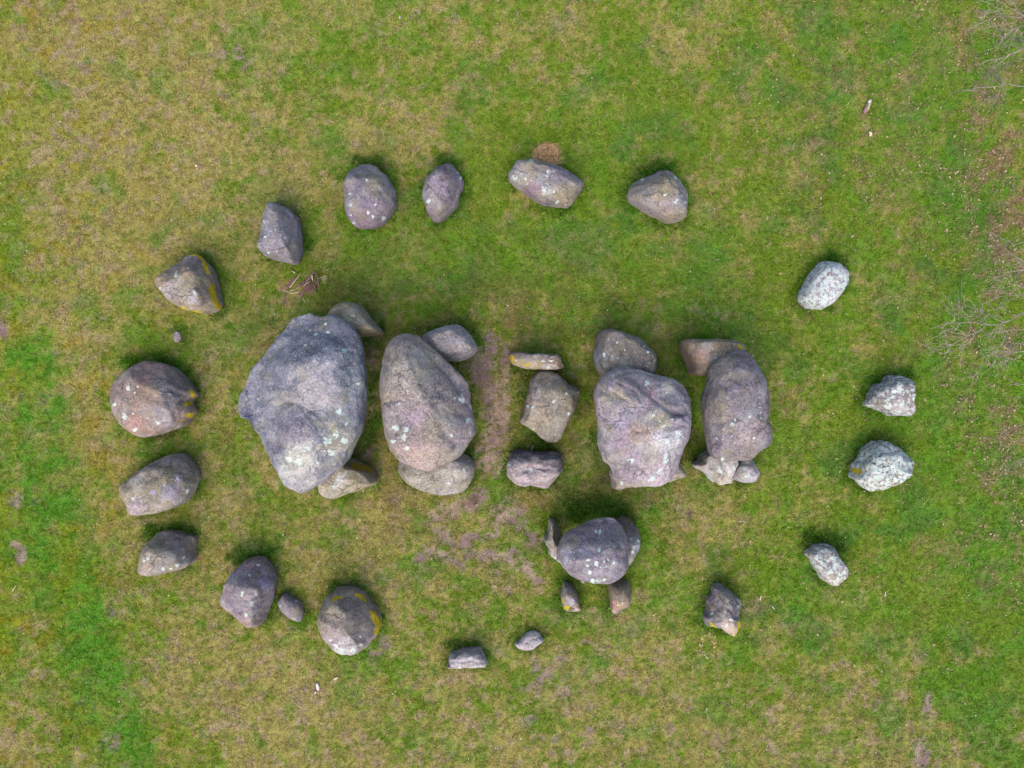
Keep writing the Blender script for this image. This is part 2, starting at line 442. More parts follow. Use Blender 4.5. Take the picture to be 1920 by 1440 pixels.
stone(cr='N', lab='mauve boulder with pale lichen down its middle, tall dark grass above, lower left of ring', g=RING,
      o=[(470,212),(540,230),(590,290),(640,370),(660,430),(640,520),(610,620),(570,740),(530,835),(450,845),(380,815),(320,760),(250,710),(185,650),(180,580),(210,500),(240,410),(300,320),(360,265),(410,225)],
      zt=.95, p=3.0, f=[(75,.4,1.0),(20,.55,1.0),(-120,.55,.7)], c=((146,126,138), (138,120,126)), rough=1.4,
      b=[(430,450,60,(110,92,92),.7),(330,450,110,BLUE,.25),(560,430,90,(162,142,178),.7),(430,800,110,(168,138,116),.5),(430,250,110,(140,112,112),.5),(380,600,110,PALE,.25)],
      l=[(435,385,26),(355,360,28),(508,290,16),(450,640,46),(470,560,34),(370,690,26),(395,730,20),(350,550,18),(520,765,10),(440,820,8)])
stone(cr='M', lab='half-dome grey-brown boulder low on the left side, second below the round reddish boulder', g=RING,
      o=[(400,1108),(470,1115),(530,1135),(585,1150),(580,1210),(575,1300),(500,1335),(400,1360),(320,1375),(262,1355),(255,1310),(270,1250),(300,1190),(350,1135)],
      zt=.75, p=3.2, f=[(75,.3,1.1),(10,.7,.9)], c=((140,126,126), TAN),
      b=[(400,1230,80,OLIVE,.5),(510,1170,80,DPURP,.6),(430,1280,60,BLUE,.2),(290,1340,50,(170,148,140),.6)],
      l=[(310,1275,14),(520,1270,10),(400,1335,14),(480,1315,14),(350,1135,8),(445,1335,10),(290,1290,10)])
stone(cr='M', lab='oblong grey boulder lying aslant below the round reddish boulder on the left', g=RING,
      o=[(460,655),(520,660),(560,710),(590,770),(595,830),(560,900),(520,950),(450,985),(360,1010),(220,1020),(190,970),(150,920),(130,855),(190,810),(270,750),(340,710),(400,675)],
      zt=.85, p=3.6, f=[(60,.42,1.0),(120,.5,1.0),(190,.72,1.2)], c=((150,138,132), TAN),
      b=[(340,820,110,OLIVE,.45),(470,810,36,(176,160,188),.9),(330,895,22,(160,148,196),.8),(430,880,60,(156,144,168),.7),(540,720,80,DPURP,.6),(350,720,24,DARK,.7),(230,980,60,(186,160,170),.7)],
      gr=[([(335,735),(360,715),(385,700)],8,.04)], l=[(210,925,22),(475,805,22),(230,960,18),(540,880,14)])
stone(cr='M', lab='round reddish-brown boulder with yellow lichen in the notch on its right side', g=RING,
      o=[(310,115),(390,125),(450,150),(510,205),(560,270),(590,310),(560,350),(585,410),(555,460),(530,500),(450,530),(370,555),(275,572),(210,540),(150,490),(105,420),(80,350),(78,290),(110,230),(160,175),(230,130)],
      zt=1.0, p=2.5, f=[(45,.4,1.1),(-80,.6,.9),(150,.55,.6)], c=((150,126,116), (146,128,124)),
      b=[(300,170,120,(166,124,122),.7),(390,260,80,(150,140,140),.6),(280,360,100,(168,134,112),.6),(210,490,80,(172,124,116),.6),(390,450,80,(164,152,160),.7),(480,260,80,(110,94,100),.7),(250,160,50,DARK,.5),(270,560,60,(176,140,134),.6)],
      gr=[([(430,290),(480,310),(540,330),(580,325)],14,.07),([(500,340),(510,390),(505,440)],10,.03)],
      m=[([(555,300),(560,320)],12),([(525,370),(545,365)],14),([(540,430),(560,435)],20),([(515,460),(510,470)],8)],
      l=[(160,440,36),(105,365,18),(245,270,8),(430,315,10),(230,520,16),(185,280,14),(215,425,12),(420,445,6),(360,480,14),(225,305,8)])
stone(cr='G', lab='blunt triangular brown boulder edged with bright yellow lichen at the upper left', g=RING,
      o=[(500,650),(570,665),(640,720),(720,790),(760,870),(780,960),(800,1080),(830,1180),(840,1290),(770,1350),(600,1370),(470,1340),(380,1300),(280,1240),(190,1150),(110,1070),(80,1000),(100,930),(180,870),(280,800),(370,740),(430,675)],
      zt=.9, p=3.0, f=[(110,.12,.7),(15,.45,1.4),(-95,.62,.7)], c=((148,128,120), TAN),
      b=[(480,760,160,(118,98,104),.75),(400,880,80,(172,148,110),.5),(130,970,60,(178,148,112),.8),(500,1180,80,(172,160,176),.8),(240,1120,140,MAUVE,.35),(440,1040,160,OLIVE,.25),(200,880,50,DARK,.5)],
      m=[([(470,665),(540,665),(600,710),(660,800),(700,890)],26),([(730,1060),(760,1180),(820,1290)],40),([(400,1310),(470,1345),(600,1350)],22),([(590,1160),(600,1170)],14),([(720,1000),(720,1060)],14)],
      l=[(550,1130,30),(125,1065,22),(230,1157,14),(315,910,32),(450,845,12),(560,885,10),(330,865,10)])
stone(cr='G', lab='upright bluish-grey kerb stone just above the heap of sticks', g=RING,
      o=[(1450,40),(1520,70),(1600,110),(1680,170),(1740,250),(1765,350),(1775,450),(1780,550),(1790,610),(1760,720),(1720,785),(1620,780),(1500,750),(1400,715),(1330,680),(1300,630),(1315,540),(1330,440),(1345,330),(1345,220),(1370,130),(1410,60)],
      zt=.85, p=3.0, f=[(30,.28,1.0),(-90,.6,.8),(90,.7,.8)], c=((132,124,136), (140,132,140)), sp=.5,
      b=[(1640,170,120,(112,96,100),.7),(1700,330,70,(140,124,132),.6),(1730,700,60,DBLUE,.6),(1480,680,40,(100,80,90),.7),(1450,130,80,(160,156,140),.5),(1400,400,70,BLUE,.3)],
      l=[(1360,465,18),(1480,370,16),(1520,545,12),(1590,470,14),(1500,630,12),(1400,650,24),(1350,280,14),(1720,690,8)])

# ---- chamber: capstones (cap=True rest on uprights)
stone(cr='L', cap=True, lab='largest capstone, huge blue-grey boulder at the left end of the chamber', g=CAPS,
      o=[(620,168),(700,178),(780,178),(850,200),(900,240),(940,300),(970,390),(985,470),(1005,570),(1010,680),(1000,790),(990,900),(960,990),(920,1070),(880,1150),(820,1210),(750,1270),(680,1325),(600,1350),(530,1320),(480,1280),(430,1200),(390,1120),(340,1020),(290,930),(230,850),(180,830),(165,770),(180,690),(220,600),(270,520),(340,440),(400,350),(450,270),(510,205)],
      ze=1.35, zt=2.15, zb=.75, p=3.4, f=[(158,.02,.75),(95,.40,1.3),(205,.30,.9),(8,.52,.9),(-75,.40,.55)], c=((118,122,140), (132,132,146)), sp=.5, rough=1.2,
      b=[(560,330,200,(96,98,116),.55),(330,560,190,(112,114,136),.6),(690,640,200,(176,166,172),.8),(560,950,150,(140,122,136),.6),(740,860,110,(112,118,126),.5),(900,640,110,(110,122,132),.55),(850,300,120,(96,90,102),.7),(460,730,100,(150,142,128),.4),(560,1140,150,(196,196,180),.6),(850,980,150,(158,152,128),.6),(620,1260,120,(180,170,170),.6),(260,800,120,(124,122,146),.5),(700,200,60,(110,104,60),.5),(400,1080,90,(120,112,134),.5)],  # dark blob on the upper right shoulder paints its shade into the tint
      bump=[(690,620,170,.10),(560,900,120,.06),(700,780,120,-.05),(820,330,70,-.07),(620,300,90,.05),(850,990,100,.06),(330,950,80,-.06),(860,1130,80,-.04)],
      sc=[([(390,770),(480,742),(580,755),(680,800),(740,870)],130,.10),([(860,430),(820,350),(740,300),(600,285),(520,300)],100,.08),([(330,840),(410,930),(460,1060),(530,1220)],110,.09),([(760,1000),(700,1100),(640,1230)],80,.05)],
      gr=[([(400,760),(500,745),(620,770),(720,830),(760,900)],22,.03),([(640,300),(760,310),(800,350)],20,.06),([(380,850),(430,960),(470,1080),(520,1180)],22,.05),([(700,1090),(760,980),(780,900)],16,.04),([(800,410),(920,420)],10,.03)],
      l=[(720,232,14),(738,282,14),(665,298,14),(590,370,22),(850,415,40),(500,1130,46),(570,1150,50),(620,1060,40),(760,990,60),(830,800,34),(880,870,34),(940,620,26),(820,960,50),(300,720,24),(800,1080,46),(700,1150,36),(880,1000,36)])
stone(cr='L', cap=True, lab='egg-shaped pinkish capstone, second from the left in the chamber', g=CAPS,
      o=[(1280,310),(1350,330),(1410,380),(1480,430),(1560,490),(1620,560),(1670,640),(1690,740),(1715,850),(1730,940),(1690,1020),(1640,1090),(1580,1140),(1510,1180),(1420,1205),(1320,1180),(1240,1140),(1190,1080),(1150,990),(1120,880),(1105,780),(1090,660),(1100,560),(1130,430),(1160,370),(1220,320)],
      ze=1.25, zt=2.0, zb=.75, p=3.0, f=[(35,.20,1.3),(-95,.42,.75),(180,.5,.6),(100,.6,.6)], c=((142,126,126), (142,130,118)), sp=.5,
      b=[(1340,560,170,(168,158,148),.6),(1520,560,110,(104,92,104),.75),(1650,720,90,(110,96,112),.6),(1340,880,90,(166,140,164),.6),(1350,1110,160,(182,150,148),.5),(1460,930,110,(160,146,118),.5),(1280,390,90,(120,106,112),.5),(1190,940,70,(132,128,120),.5),(1640,960,90,(160,140,150),.5)],  # dark blob on the upper right flank is shade put into the colour
      bump=[(1330,620,140,.07),(1180,760,60,-.05),(1400,900,100,-.03)],
      sc=[([(1640,740),(1600,680),(1520,560),(1400,440),(1270,330)],150,.10),([(1200,1060),(1330,1090),(1500,1070),(1640,1000)],90,.05)],
      gr=[([(1120,760),(1170,740),(1220,735)],16,.04),([(1300,720),(1420,715),(1520,715)],6,.015),([(1380,810),(1430,860),(1460,920)],6,.015)],
      l=[(1225,765,12),(1200,930,44),(1260,940,36),(1640,740,40),(1180,1010,30),(1560,980,14),(1270,1060,26),(1680,880,34),(1250,990,40),(1590,730,10)])
stone(cr='K', lab='fallen brownish-grey capstone lying low in the middle of the chamber', g=CAPS,
      o=[(385,310),(480,305),(570,345),(660,430),(740,460),(765,500),(740,590),(710,680),(670,760),(620,850),(570,940),(490,965),(420,940),(340,870),(280,820),(205,770),(240,680),(265,560),(290,460),(310,380)],
      ze=.35, zt=.8, zb=-.12, p=3.6, f=[(75,.35,.9),(-75,.35,.9),(160,.6,.8),(25,.6,.9)], c=((142,132,118), (136,126,112)),
      b=[(380,710,110,(166,148,124),.7),(480,450,120,(136,128,112),.5),(600,400,60,DARK,.5),(480,880,90,(134,128,124),.6),(350,560,70,MAUVE,.3),(280,560,50,OLIVE,.5)],
      gr=[([(310,620),(390,635),(470,625),(530,590)],10,.025),([(360,840),(440,800),(500,760)],6,.015),([(500,575),(600,555)],8,.012)],
      l=[(640,515,16),(510,600,22),(290,630,14),(338,830,10),(330,635,16),(460,872,8),(660,700,20),(735,500,12),(508,370,8),(617,545,8),(475,428,7)])
stone(cr='J', cap=True, lab='creased mauve capstone with deep folds across its top, fourth along the chamber', g=CAPS,
      o=[(340,370),(440,385),(540,415),(680,445),(770,465),(840,530),(880,610),(905,700),(900,800),(885,920),(860,1020),(830,1110),(790,1220),(740,1320),(680,1370),(590,1405),(480,1395),(370,1385),(260,1330),(210,1240),(140,1150),(105,1040),(90,900),(70,740),(60,620),(80,510),(130,440),(230,385)],
      ze=1.3, zt=1.9, zb=.75, p=3.4, f=[(75,.42,1.0),(-95,.15,.5),(175,.55,.8),(0,.6,.8)], c=((158,142,156), (150,140,142)), rough=1.25,
      b=[(250,650,130,(168,156,128),.75),(400,520,120,(104,94,112),.6),(800,760,90,(108,92,116),.75),(760,600,110,(132,128,132),.6),(690,530,70,(196,190,178),.7),(260,760,130,(162,148,178),.5),(640,830,100,(170,156,122),.7),(470,930,120,(186,152,136),.6),(700,1000,150,(190,186,194),.7),(360,1300,130,(132,98,130),.7),(600,1300,170,(184,166,178),.6),(560,1130,90,(176,166,146),.6),(280,1060,130,(150,122,150),.6),(300,400,120,(128,120,118),.6),(560,590,60,(186,150,156),.6),(150,900,80,(160,152,146),.6)],
      bump=[(770,620,95,-.09),(260,650,110,.05),(820,770,60,-.04),(450,560,90,-.04),(300,480,90,.04)],
      sc=[([(150,540),(280,600),(400,665)],80,.08),([(860,810),(760,790),(640,690),(480,560)],110,.13),([(760,440),(700,520),(760,700)],70,.05),([(560,880),(700,860),(880,800)],90,.04),([(120,760),(160,850),(200,960)],60,.04)],
      gr=[([(180,540),(280,600),(370,650)],10,.05),([(260,490),(330,530),(420,570),(480,650)],9,.04),([(480,560),(580,640),(680,720),(760,790),(840,800)],12,.06),([(90,740),(150,810)],16,.06),([(410,1040),(450,1100),(520,1110)],12,.04),([(400,880),(440,920)],10,.03),([(440,1220),(520,1290)],14,.04),([(760,900),(820,870),(870,900)],10,.03),([(720,1100),(730,1180)],10,.03)],
      l=[(580,775,26),(730,815,14),(520,490,46),(690,1010,50),(780,940,60),(690,1160,60),(740,1060,40),(660,860,14),(630,820,16),(570,1320,50),(640,1260,50),(380,1180,50),(680,540,30)])
stone(cr='I', cap=True, lab='smooth dark grey oblong capstone at the right end of the chamber', g=CAPS,
      o=[(590,175),(660,185),(720,240),(770,330),(820,410),(845,540),(860,680),(860,800),(895,920),(895,1010),(830,1060),(760,1100),(710,1150),(620,1160),(500,1170),(400,1150),(340,1110),(315,1010),(300,880),(280,720),(275,600),(300,520),(325,420),(340,340),(400,270),(490,210)],
      ze=1.2, zt=1.85, zb=.7, p=2.6, f=[(95,.5,.9),(5,.5,1.1),(-90,.55,.7),(180,.65,.6)], c=((124,114,124), (128,116,116)), sp=.35,
      b=[(480,340,90,(150,134,116),.5),(560,600,170,(116,108,124),.4),(680,930,150,(162,142,142),.75),(400,1000,120,(140,124,144),.5),(420,700,120,(136,124,108),.5),(860,960,60,(112,98,116),.6),(650,260,100,(120,100,108),.4)],
      bump=[(680,930,120,.06),(500,820,140,-.04)],
      sc=[([(780,420),(790,600),(785,800)],70,.05)],
      gr=[([(830,880),(850,820),(870,780)],14,.06),([(330,860),(480,820),(560,790)],20,.03)],
      l=[(545,835,36),(575,800,14),(695,775,16),(780,520,8),(785,590,8),(788,650,9),(785,690,12),(780,740,8),(785,790,14),(795,830,8),(570,880,26),(460,1148,22),(395,980,12),(420,768,8),(465,883,8),(730,970,12),(540,955,8),(450,990,10)])
stone(cr='H', cap=True, lab='rounded capstone of the entrance porch with pale lichen blotches, below the chamber', g='porch stones',
      o=[(1020,150),(1080,190),(1140,260),(1180,340),(1220,430),(1205,560),(1210,640),(1205,730),(1180,820),(1100,900),(1000,960),(900,970),(740,960),(630,930),(520,880),(430,830),(350,740),(315,640),(310,540),(340,470),(370,400),(430,330),(540,270),(660,220),(780,175),(900,150)],
      ze=1.0, zt=1.6, zb=.6, p=2.6, f=[(92,.25,1.1),(-90,.7,.6),(20,.5,.7)], c=((136,126,138), (132,120,132)),
      b=[(700,290,220,(96,88,98),.6),(480,470,100,(140,134,100),.6),(1050,440,130,(110,112,104),.6),(460,640,80,(150,152,176),.8),(660,600,70,(152,150,166),.85),(890,620,80,(160,150,158),.7),(700,850,80,(164,156,172),.6),(1100,680,90,(136,116,140),.5)],  # large dark blob on the upper side includes painted shade
      sc=[([(1200,600),(1000,440),(760,420),(520,450),(360,420)],130,.05)],
      gr=[([(370,420),(520,450),(760,430)],10,.02)],
      l=[(840,560,46),(800,320,26),(860,310,28),(945,775,40),(1035,715,26),(970,690,18),(905,710,22),(850,350,20),(830,950,60),(690,690,22),(690,760,26),(800,730,30),(365,580,12),(525,580,12),(460,850,10),(990,535,12),(855,775,12),(900,945,34),(760,955,34),(720,840,28)])

# ---- uprights
stone(cr='L', lab='olive-brown upright showing at the upper right of the largest capstone', g=SUPP,
      o=[(790,155),(850,110),(940,100),(990,140),(1040,200),(1080,250),(1120,300),(1050,315),(960,318),(880,310),(800,290),(760,220)],
      zt=1.15, p=5, f=[(40,.45,.8)], c=((142,130,104), (136,124,98)), b=[(1000,290,60,(160,138,110),.5)], l=[(925,180,10),(908,182,6),(955,213,8)])
stone(cr='L', lab='upright with yellow-green lichen at the lower right foot of the largest capstone', g=SUPP,
      o=[(890,1120),(960,1150),(1030,1190),(1080,1250),(1070,1285),(960,1330),(880,1360),(820,1380),(760,1365),(715,1310),(700,1200),(760,1120),(830,1090)],
      zt=1.1, p=4.5, f=[(60,.6,.5),(-60,.55,.6)], c=((164,152,136), (162,150,120)), sp=.3,
      b=[(960,1200,80,(130,116,40),.6),(830,1260,60,(186,174,176),.7),(1000,1290,80,(158,140,110),.6)],
      m=[([(940,1170),(1020,1200)],22)], l=[(830,1255,46),(800,1310,30),(870,1220,26)])
stone(cr='L', lab='speckled grey rounded upright at the upper right of the egg-shaped pinkish capstone', g=SUPP,
      o=[(1375,320),(1440,280),(1530,250),(1620,240),(1680,290),(1730,360),(1745,410),(1700,460),(1620,485),(1540,480),(1460,460),(1390,410)],
      zt=1.1, p=2.8, f=[(70,.5,.7)], c=((160,148,150), (150,138,142)), sp=1.0, b=[(1700,400,60,(120,116,116),.5),(1560,470,80,(130,126,112),.5)], l=[])
stone(cr='L', lab='broad pale speckled upright under the lower end of the egg-shaped pinkish capstone', g=SUPP,
      o=[(1215,1160),(1240,1080),(1400,1040),(1560,1050),(1650,1085),(1710,1130),(1730,1180),(1710,1260),(1660,1330),(1590,1365),(1500,1370),(1400,1350),(1300,1300),(1230,1230)],
      zt=1.05, p=3.4, f=[(-70,.2,.9),(20,.6,.7)], c=((156,144,142), (150,142,124)), sp=.95, b=[(1500,1240,140,(166,158,150),.5),(1300,1260,80,(146,138,112),.5)], l=[(1650,1200,26),(1550,1290,26),(1680,1140,20)])
stone(cr='K', lab='thin upright slab with a pale broken edge and yellow lichen, above the fallen capstone', g=SUPP,
      o=[(105,165),(150,150),(300,158),(450,170),(560,180),(590,230),(620,295),(500,300),(360,303),(240,290),(150,260),(125,225)],
      zt=.85, p=7, f=[(-90,-.05,.45),(0,.7,.9)], c=((132,120,104), (138,126,106)), rough=1.3,
      b=[([(120,165),(300,172),(560,195),(590,250)],0,34,(116,98,88),.9),([(180,235),(300,262),(400,265)],0,36,(166,150,116),.8),([(440,270),(540,285)],0,30,(190,174,174),.8)],
      m=[([(140,190),(140,235)],15),([(260,258),(300,263)],8)], l=[(420,225,10),(495,230,12),(190,215,10),(383,168,9),(470,280,30)])
stone(cr='K', lab='broken pale mauve upright with a dark upper edge, below the fallen capstone', g=SUPP,
      o=[(170,1035),(300,1030),(450,1040),(570,1050),(595,1110),(595,1180),(605,1205),(560,1270),(500,1340),(430,1370),(300,1350),(190,1345),(125,1290),(95,1220),(95,1140),(120,1090)],
      zt=.8, p=4, f=[(90,.45,1.3),(-80,.2,.7),(10,.7,.8)], c=((168,150,150), (160,142,146)), rough=1.7,
      b=[([(160,1060),(200,1075),(330,1065),(480,1085),(560,1090)],0,50,(92,86,98),.95),(560,1130,40,(110,104,120),.6),(300,1170,120,(176,150,150),.5),(330,1290,160,(166,152,164),.5)],
      gr=[([(150,1140),(280,1110),(400,1120),(560,1150)],18,.03),([(250,1230),(340,1190),(470,1200)],16,.03)], l=[(120,1165,14),(195,1095,8),(320,1215,24)])
stone(cr='J', lab='dark grey upright dotted with white lichen, above the creased mauve capstone', g=SUPP,
      o=[(130,40),(230,50),(350,85),(440,105),(510,160),(560,230),(590,280),(590,400),(520,460),(350,470),(170,470),(100,420),(70,350),(55,260),(80,140),(100,70)],
      zt=1.15, p=5, f=[(45,.62,.9),(180,.7,.7)], c=((126,116,112), (122,112,104)),
      b=[(110,280,80,(118,122,142),.7),(300,250,120,(128,116,96),.6),(530,220,50,(136,132,140),.6),(110,400,60,(152,140,120),.5)],
      l=[(210,130,10),(180,180,12),(155,250,16),(265,150,10),(335,213,8),(300,250,8),(275,285,9),(355,245,7),(425,210,6),(505,185,14),(535,235,16),(515,350,10),(550,325,9),(150,270,12),(220,262,7),(130,75,6),(240,148,7),(365,145,6)])
stone(cr='J', lab='slab showing at both lower corners of the creased mauve capstone', g=SUPP,
      o=[(195,1270),(300,1200),(500,1170),(760,1190),(820,1230),(862,1280),(840,1310),(760,1335),(600,1375),(380,1400),(225,1422),(205,1340)],
      zt=.9, p=5, f=[(-90,.5,.6)], c=((168,150,136), (172,156,144)), rough=1.3, b=[], l=[(300,1380,20)])
stone(cr='I', lab='smooth reddish-brown upright at the upper left of the dark oblong capstone', g=SUPP,
      o=[(75,85),(200,80),(400,82),(530,90),(610,130),(640,180),(600,280),(470,350),(330,405),(180,400),(150,320),(110,230),(65,130)],
      zt=1.05, p=5, f=[(180,.45,.8),(-90,.35,.5)], c=((140,118,104), (136,120,100)),
      b=[(260,240,80,(176,138,124),.8),(450,140,110,(136,122,96),.6),(180,380,60,(150,130,90),.4)],
      m=[([(590,120),(635,170)],12)], l=[(360,168,12),(410,178,6),(258,362,7)])
stone(cr='I', lab='jagged pale grey broken upright under the lower end of the dark oblong capstone', g=SUPP,
      o=[(260,1120),(310,1090),(380,1060),(500,1080),(570,1150),(545,1260),(510,1350),(430,1385),(340,1340),(300,1280),(180,1215),(240,1170)],
      zt=.75, p=5, f=[(200,.4,.9),(-80,.6,.9)], c=((198,192,192), (186,180,184)), rough=2.0,
      b=[(280,1200,90,(164,148,128),.7),(440,1200,70,(136,138,152),.6),(450,1330,80,(176,162,136),.7)],
      gr=[([(340,1120),(350,1200),(330,1290)],14,.05),([(430,1150),(470,1240),(450,1320)],12,.04)], l=[(400,1160,36),(430,1250,40),(350,1310,26)])
stone(cr='I', lab='rounded lilac-white stone at the lower right foot of the dark oblong capstone', g=SUPP,
      o=[(560,1170),(600,1100),(690,1110),(715,1160),(720,1210),(770,1280),(740,1350),(650,1370),(560,1340),(510,1270),(530,1210)],
      zt=.8, p=2.8, f=[(60,.5,.8),(-100,.6,.6)], c=((180,172,184), (172,162,172)), rough=1.8, sp=.5,
      b=[(520,1270,50,(120,100,106),.7),(690,1180,50,(184,178,170),.7)],
      gr=[([(560,1180),(620,1200),(700,1200)],10,.03),([(740,1210),(760,1280),(730,1340)],10,.02)], l=[(620,1240,70),(660,1300,60),(690,1190,30)])
# ---- porch
stone(cr='H', lab='leaning narrow grey upright against the left side of the porch capstone', g='porch stones',
      o=[(200,145),(250,160),(300,230),(340,330),(370,400),(360,480),(350,560),(360,640),(360,720),(290,680),(210,630),(200,540),(160,460),(135,400),(170,360),(190,260)],
      zt=.75, p=4, f=[(20,.05,1.0)], c=((158,148,136), (148,138,118)), rough=1.8,
      b=[(280,290,80,(112,100,82),.7),(190,430,60,(176,164,160),.6),(250,600,60,(190,168,170),.7)],
      gr=[([(150,380),(220,370),(300,430)],12,.03)], l=[(235,285,14),(330,705,12),(280,660,20)])
stone(cr='H', lab='dark grey upright behind the right side of the porch capstone', g='porch stones',
      o=[(1060,200),(1150,130),(1230,150),(1310,230),(1360,320),(1375,420),(1355,560),(1290,650),(1215,740),(1120,700),(1060,600),(1020,450),(1020,300)],
      zt=.95, p=3.4, f=[(80,.3,1.0),(-20,.5,.8)], c=((120,112,112), (128,122,116)), rough=1.4,
      b=[(1230,230,100,(96,90,90),.6),(1320,530,60,(196,194,204),.6),(1260,680,60,(170,158,148),.7)], l=[(1320,490,44),(1290,590,28),(1330,440,26),(1250,420,20)])
stone(cr='H', lab='small stone with flat pale chip and yellow lichen, left of two below the porch', g='porch stones',
      o=[(390,965),(470,980),(530,1040),(570,1140),(590,1240),(605,1320),(560,1355),(440,1340),(380,1300),(355,1210),(345,1130),(370,1050)],
      zt=.5, p=3.6, f=[(60,.3,.9),(-90,.5,.9)], c=((138,124,100), (146,132,116)), rough=1.4,
      b=[(470,1060,80,(112,104,108),.6),(500,1245,66,(190,180,192),.9),(540,1320,50,(196,170,150),.8),(380,1180,40,(160,136,70),.5)],
      gr=[([(460,1310),(540,1295),(600,1290)],12,.04)], m=[([(390,1300),(440,1310)],26),([(365,1200),(380,1240)],14)], l=[])
stone(cr='H', lab='small reddish block with a dark top, right of the two below the porch', g='porch stones',
      o=[(1000,960),(1100,945),(1210,955),(1245,1040),(1260,1160),(1220,1260),(1150,1330),(1060,1390),(1005,1350),(990,1230),(980,1120),(975,1040)],
      zt=.6, p=4.5, f=[(90,.45,1.2),(-90,.15,.7),(0,.6,.8)], c=((150,124,108), (142,126,104)), rough=1.3,
      b=[(1110,1000,120,(96,88,94),.9),(1030,1250,50,(172,118,116),.9),(1030,1340,50,(176,124,120),.8),(1200,1130,60,(130,122,80),.5),(1110,1290,50,(176,150,100),.6)],
      l=[(1095,1200,12),(1140,1245,10),(1090,1270,12),(1005,1122,8)])
# ---- loose stone
stone(cr='Z', lab='fist-sized pale stone in the grass above the round reddish boulder', g=None, nm='small_stone',
      o=[(330,621),(337,621),(341,628),(340,636),(335,642),(328,641),(325,634),(326,626)],
      zt=.09, p=3, f=[(60,.5,.6)], c=((176,160,166), (168,152,158)), b=[], l=[])

def closed_spline(P, n):
    P = np.asarray(P, float)
    m = len(P); k = 12
    out = []
    for i in range(m):
        p0, p1, p2, p3 = P[i - 1], P[i], P[(i + 1) % m], P[(i + 2) % m]
        for t in np.arange(k) / k:
            out.append(0.5 * (2 * p1 + (p2 - p0) * t + (2 * p0 - 5 * p1 + 4 * p2 - p3) * t * t + (3 * p1 - p0 - 3 * p2 + p3) * t ** 3))
    Q = np.array(out)
    d = np.hypot(*np.diff(np.vstack([Q, Q[:1]]), axis=0).T)
    s = np.concatenate(([0], np.cumsum(d)))
    u = np.linspace(0, s[-1], n, endpoint=False)
    QX = np.vstack([Q, Q[:1]])
    return np.stack([np.interp(u, s, QX[:, 0]), np.interp(u, s, QX[:, 1])], 1), s[-1]

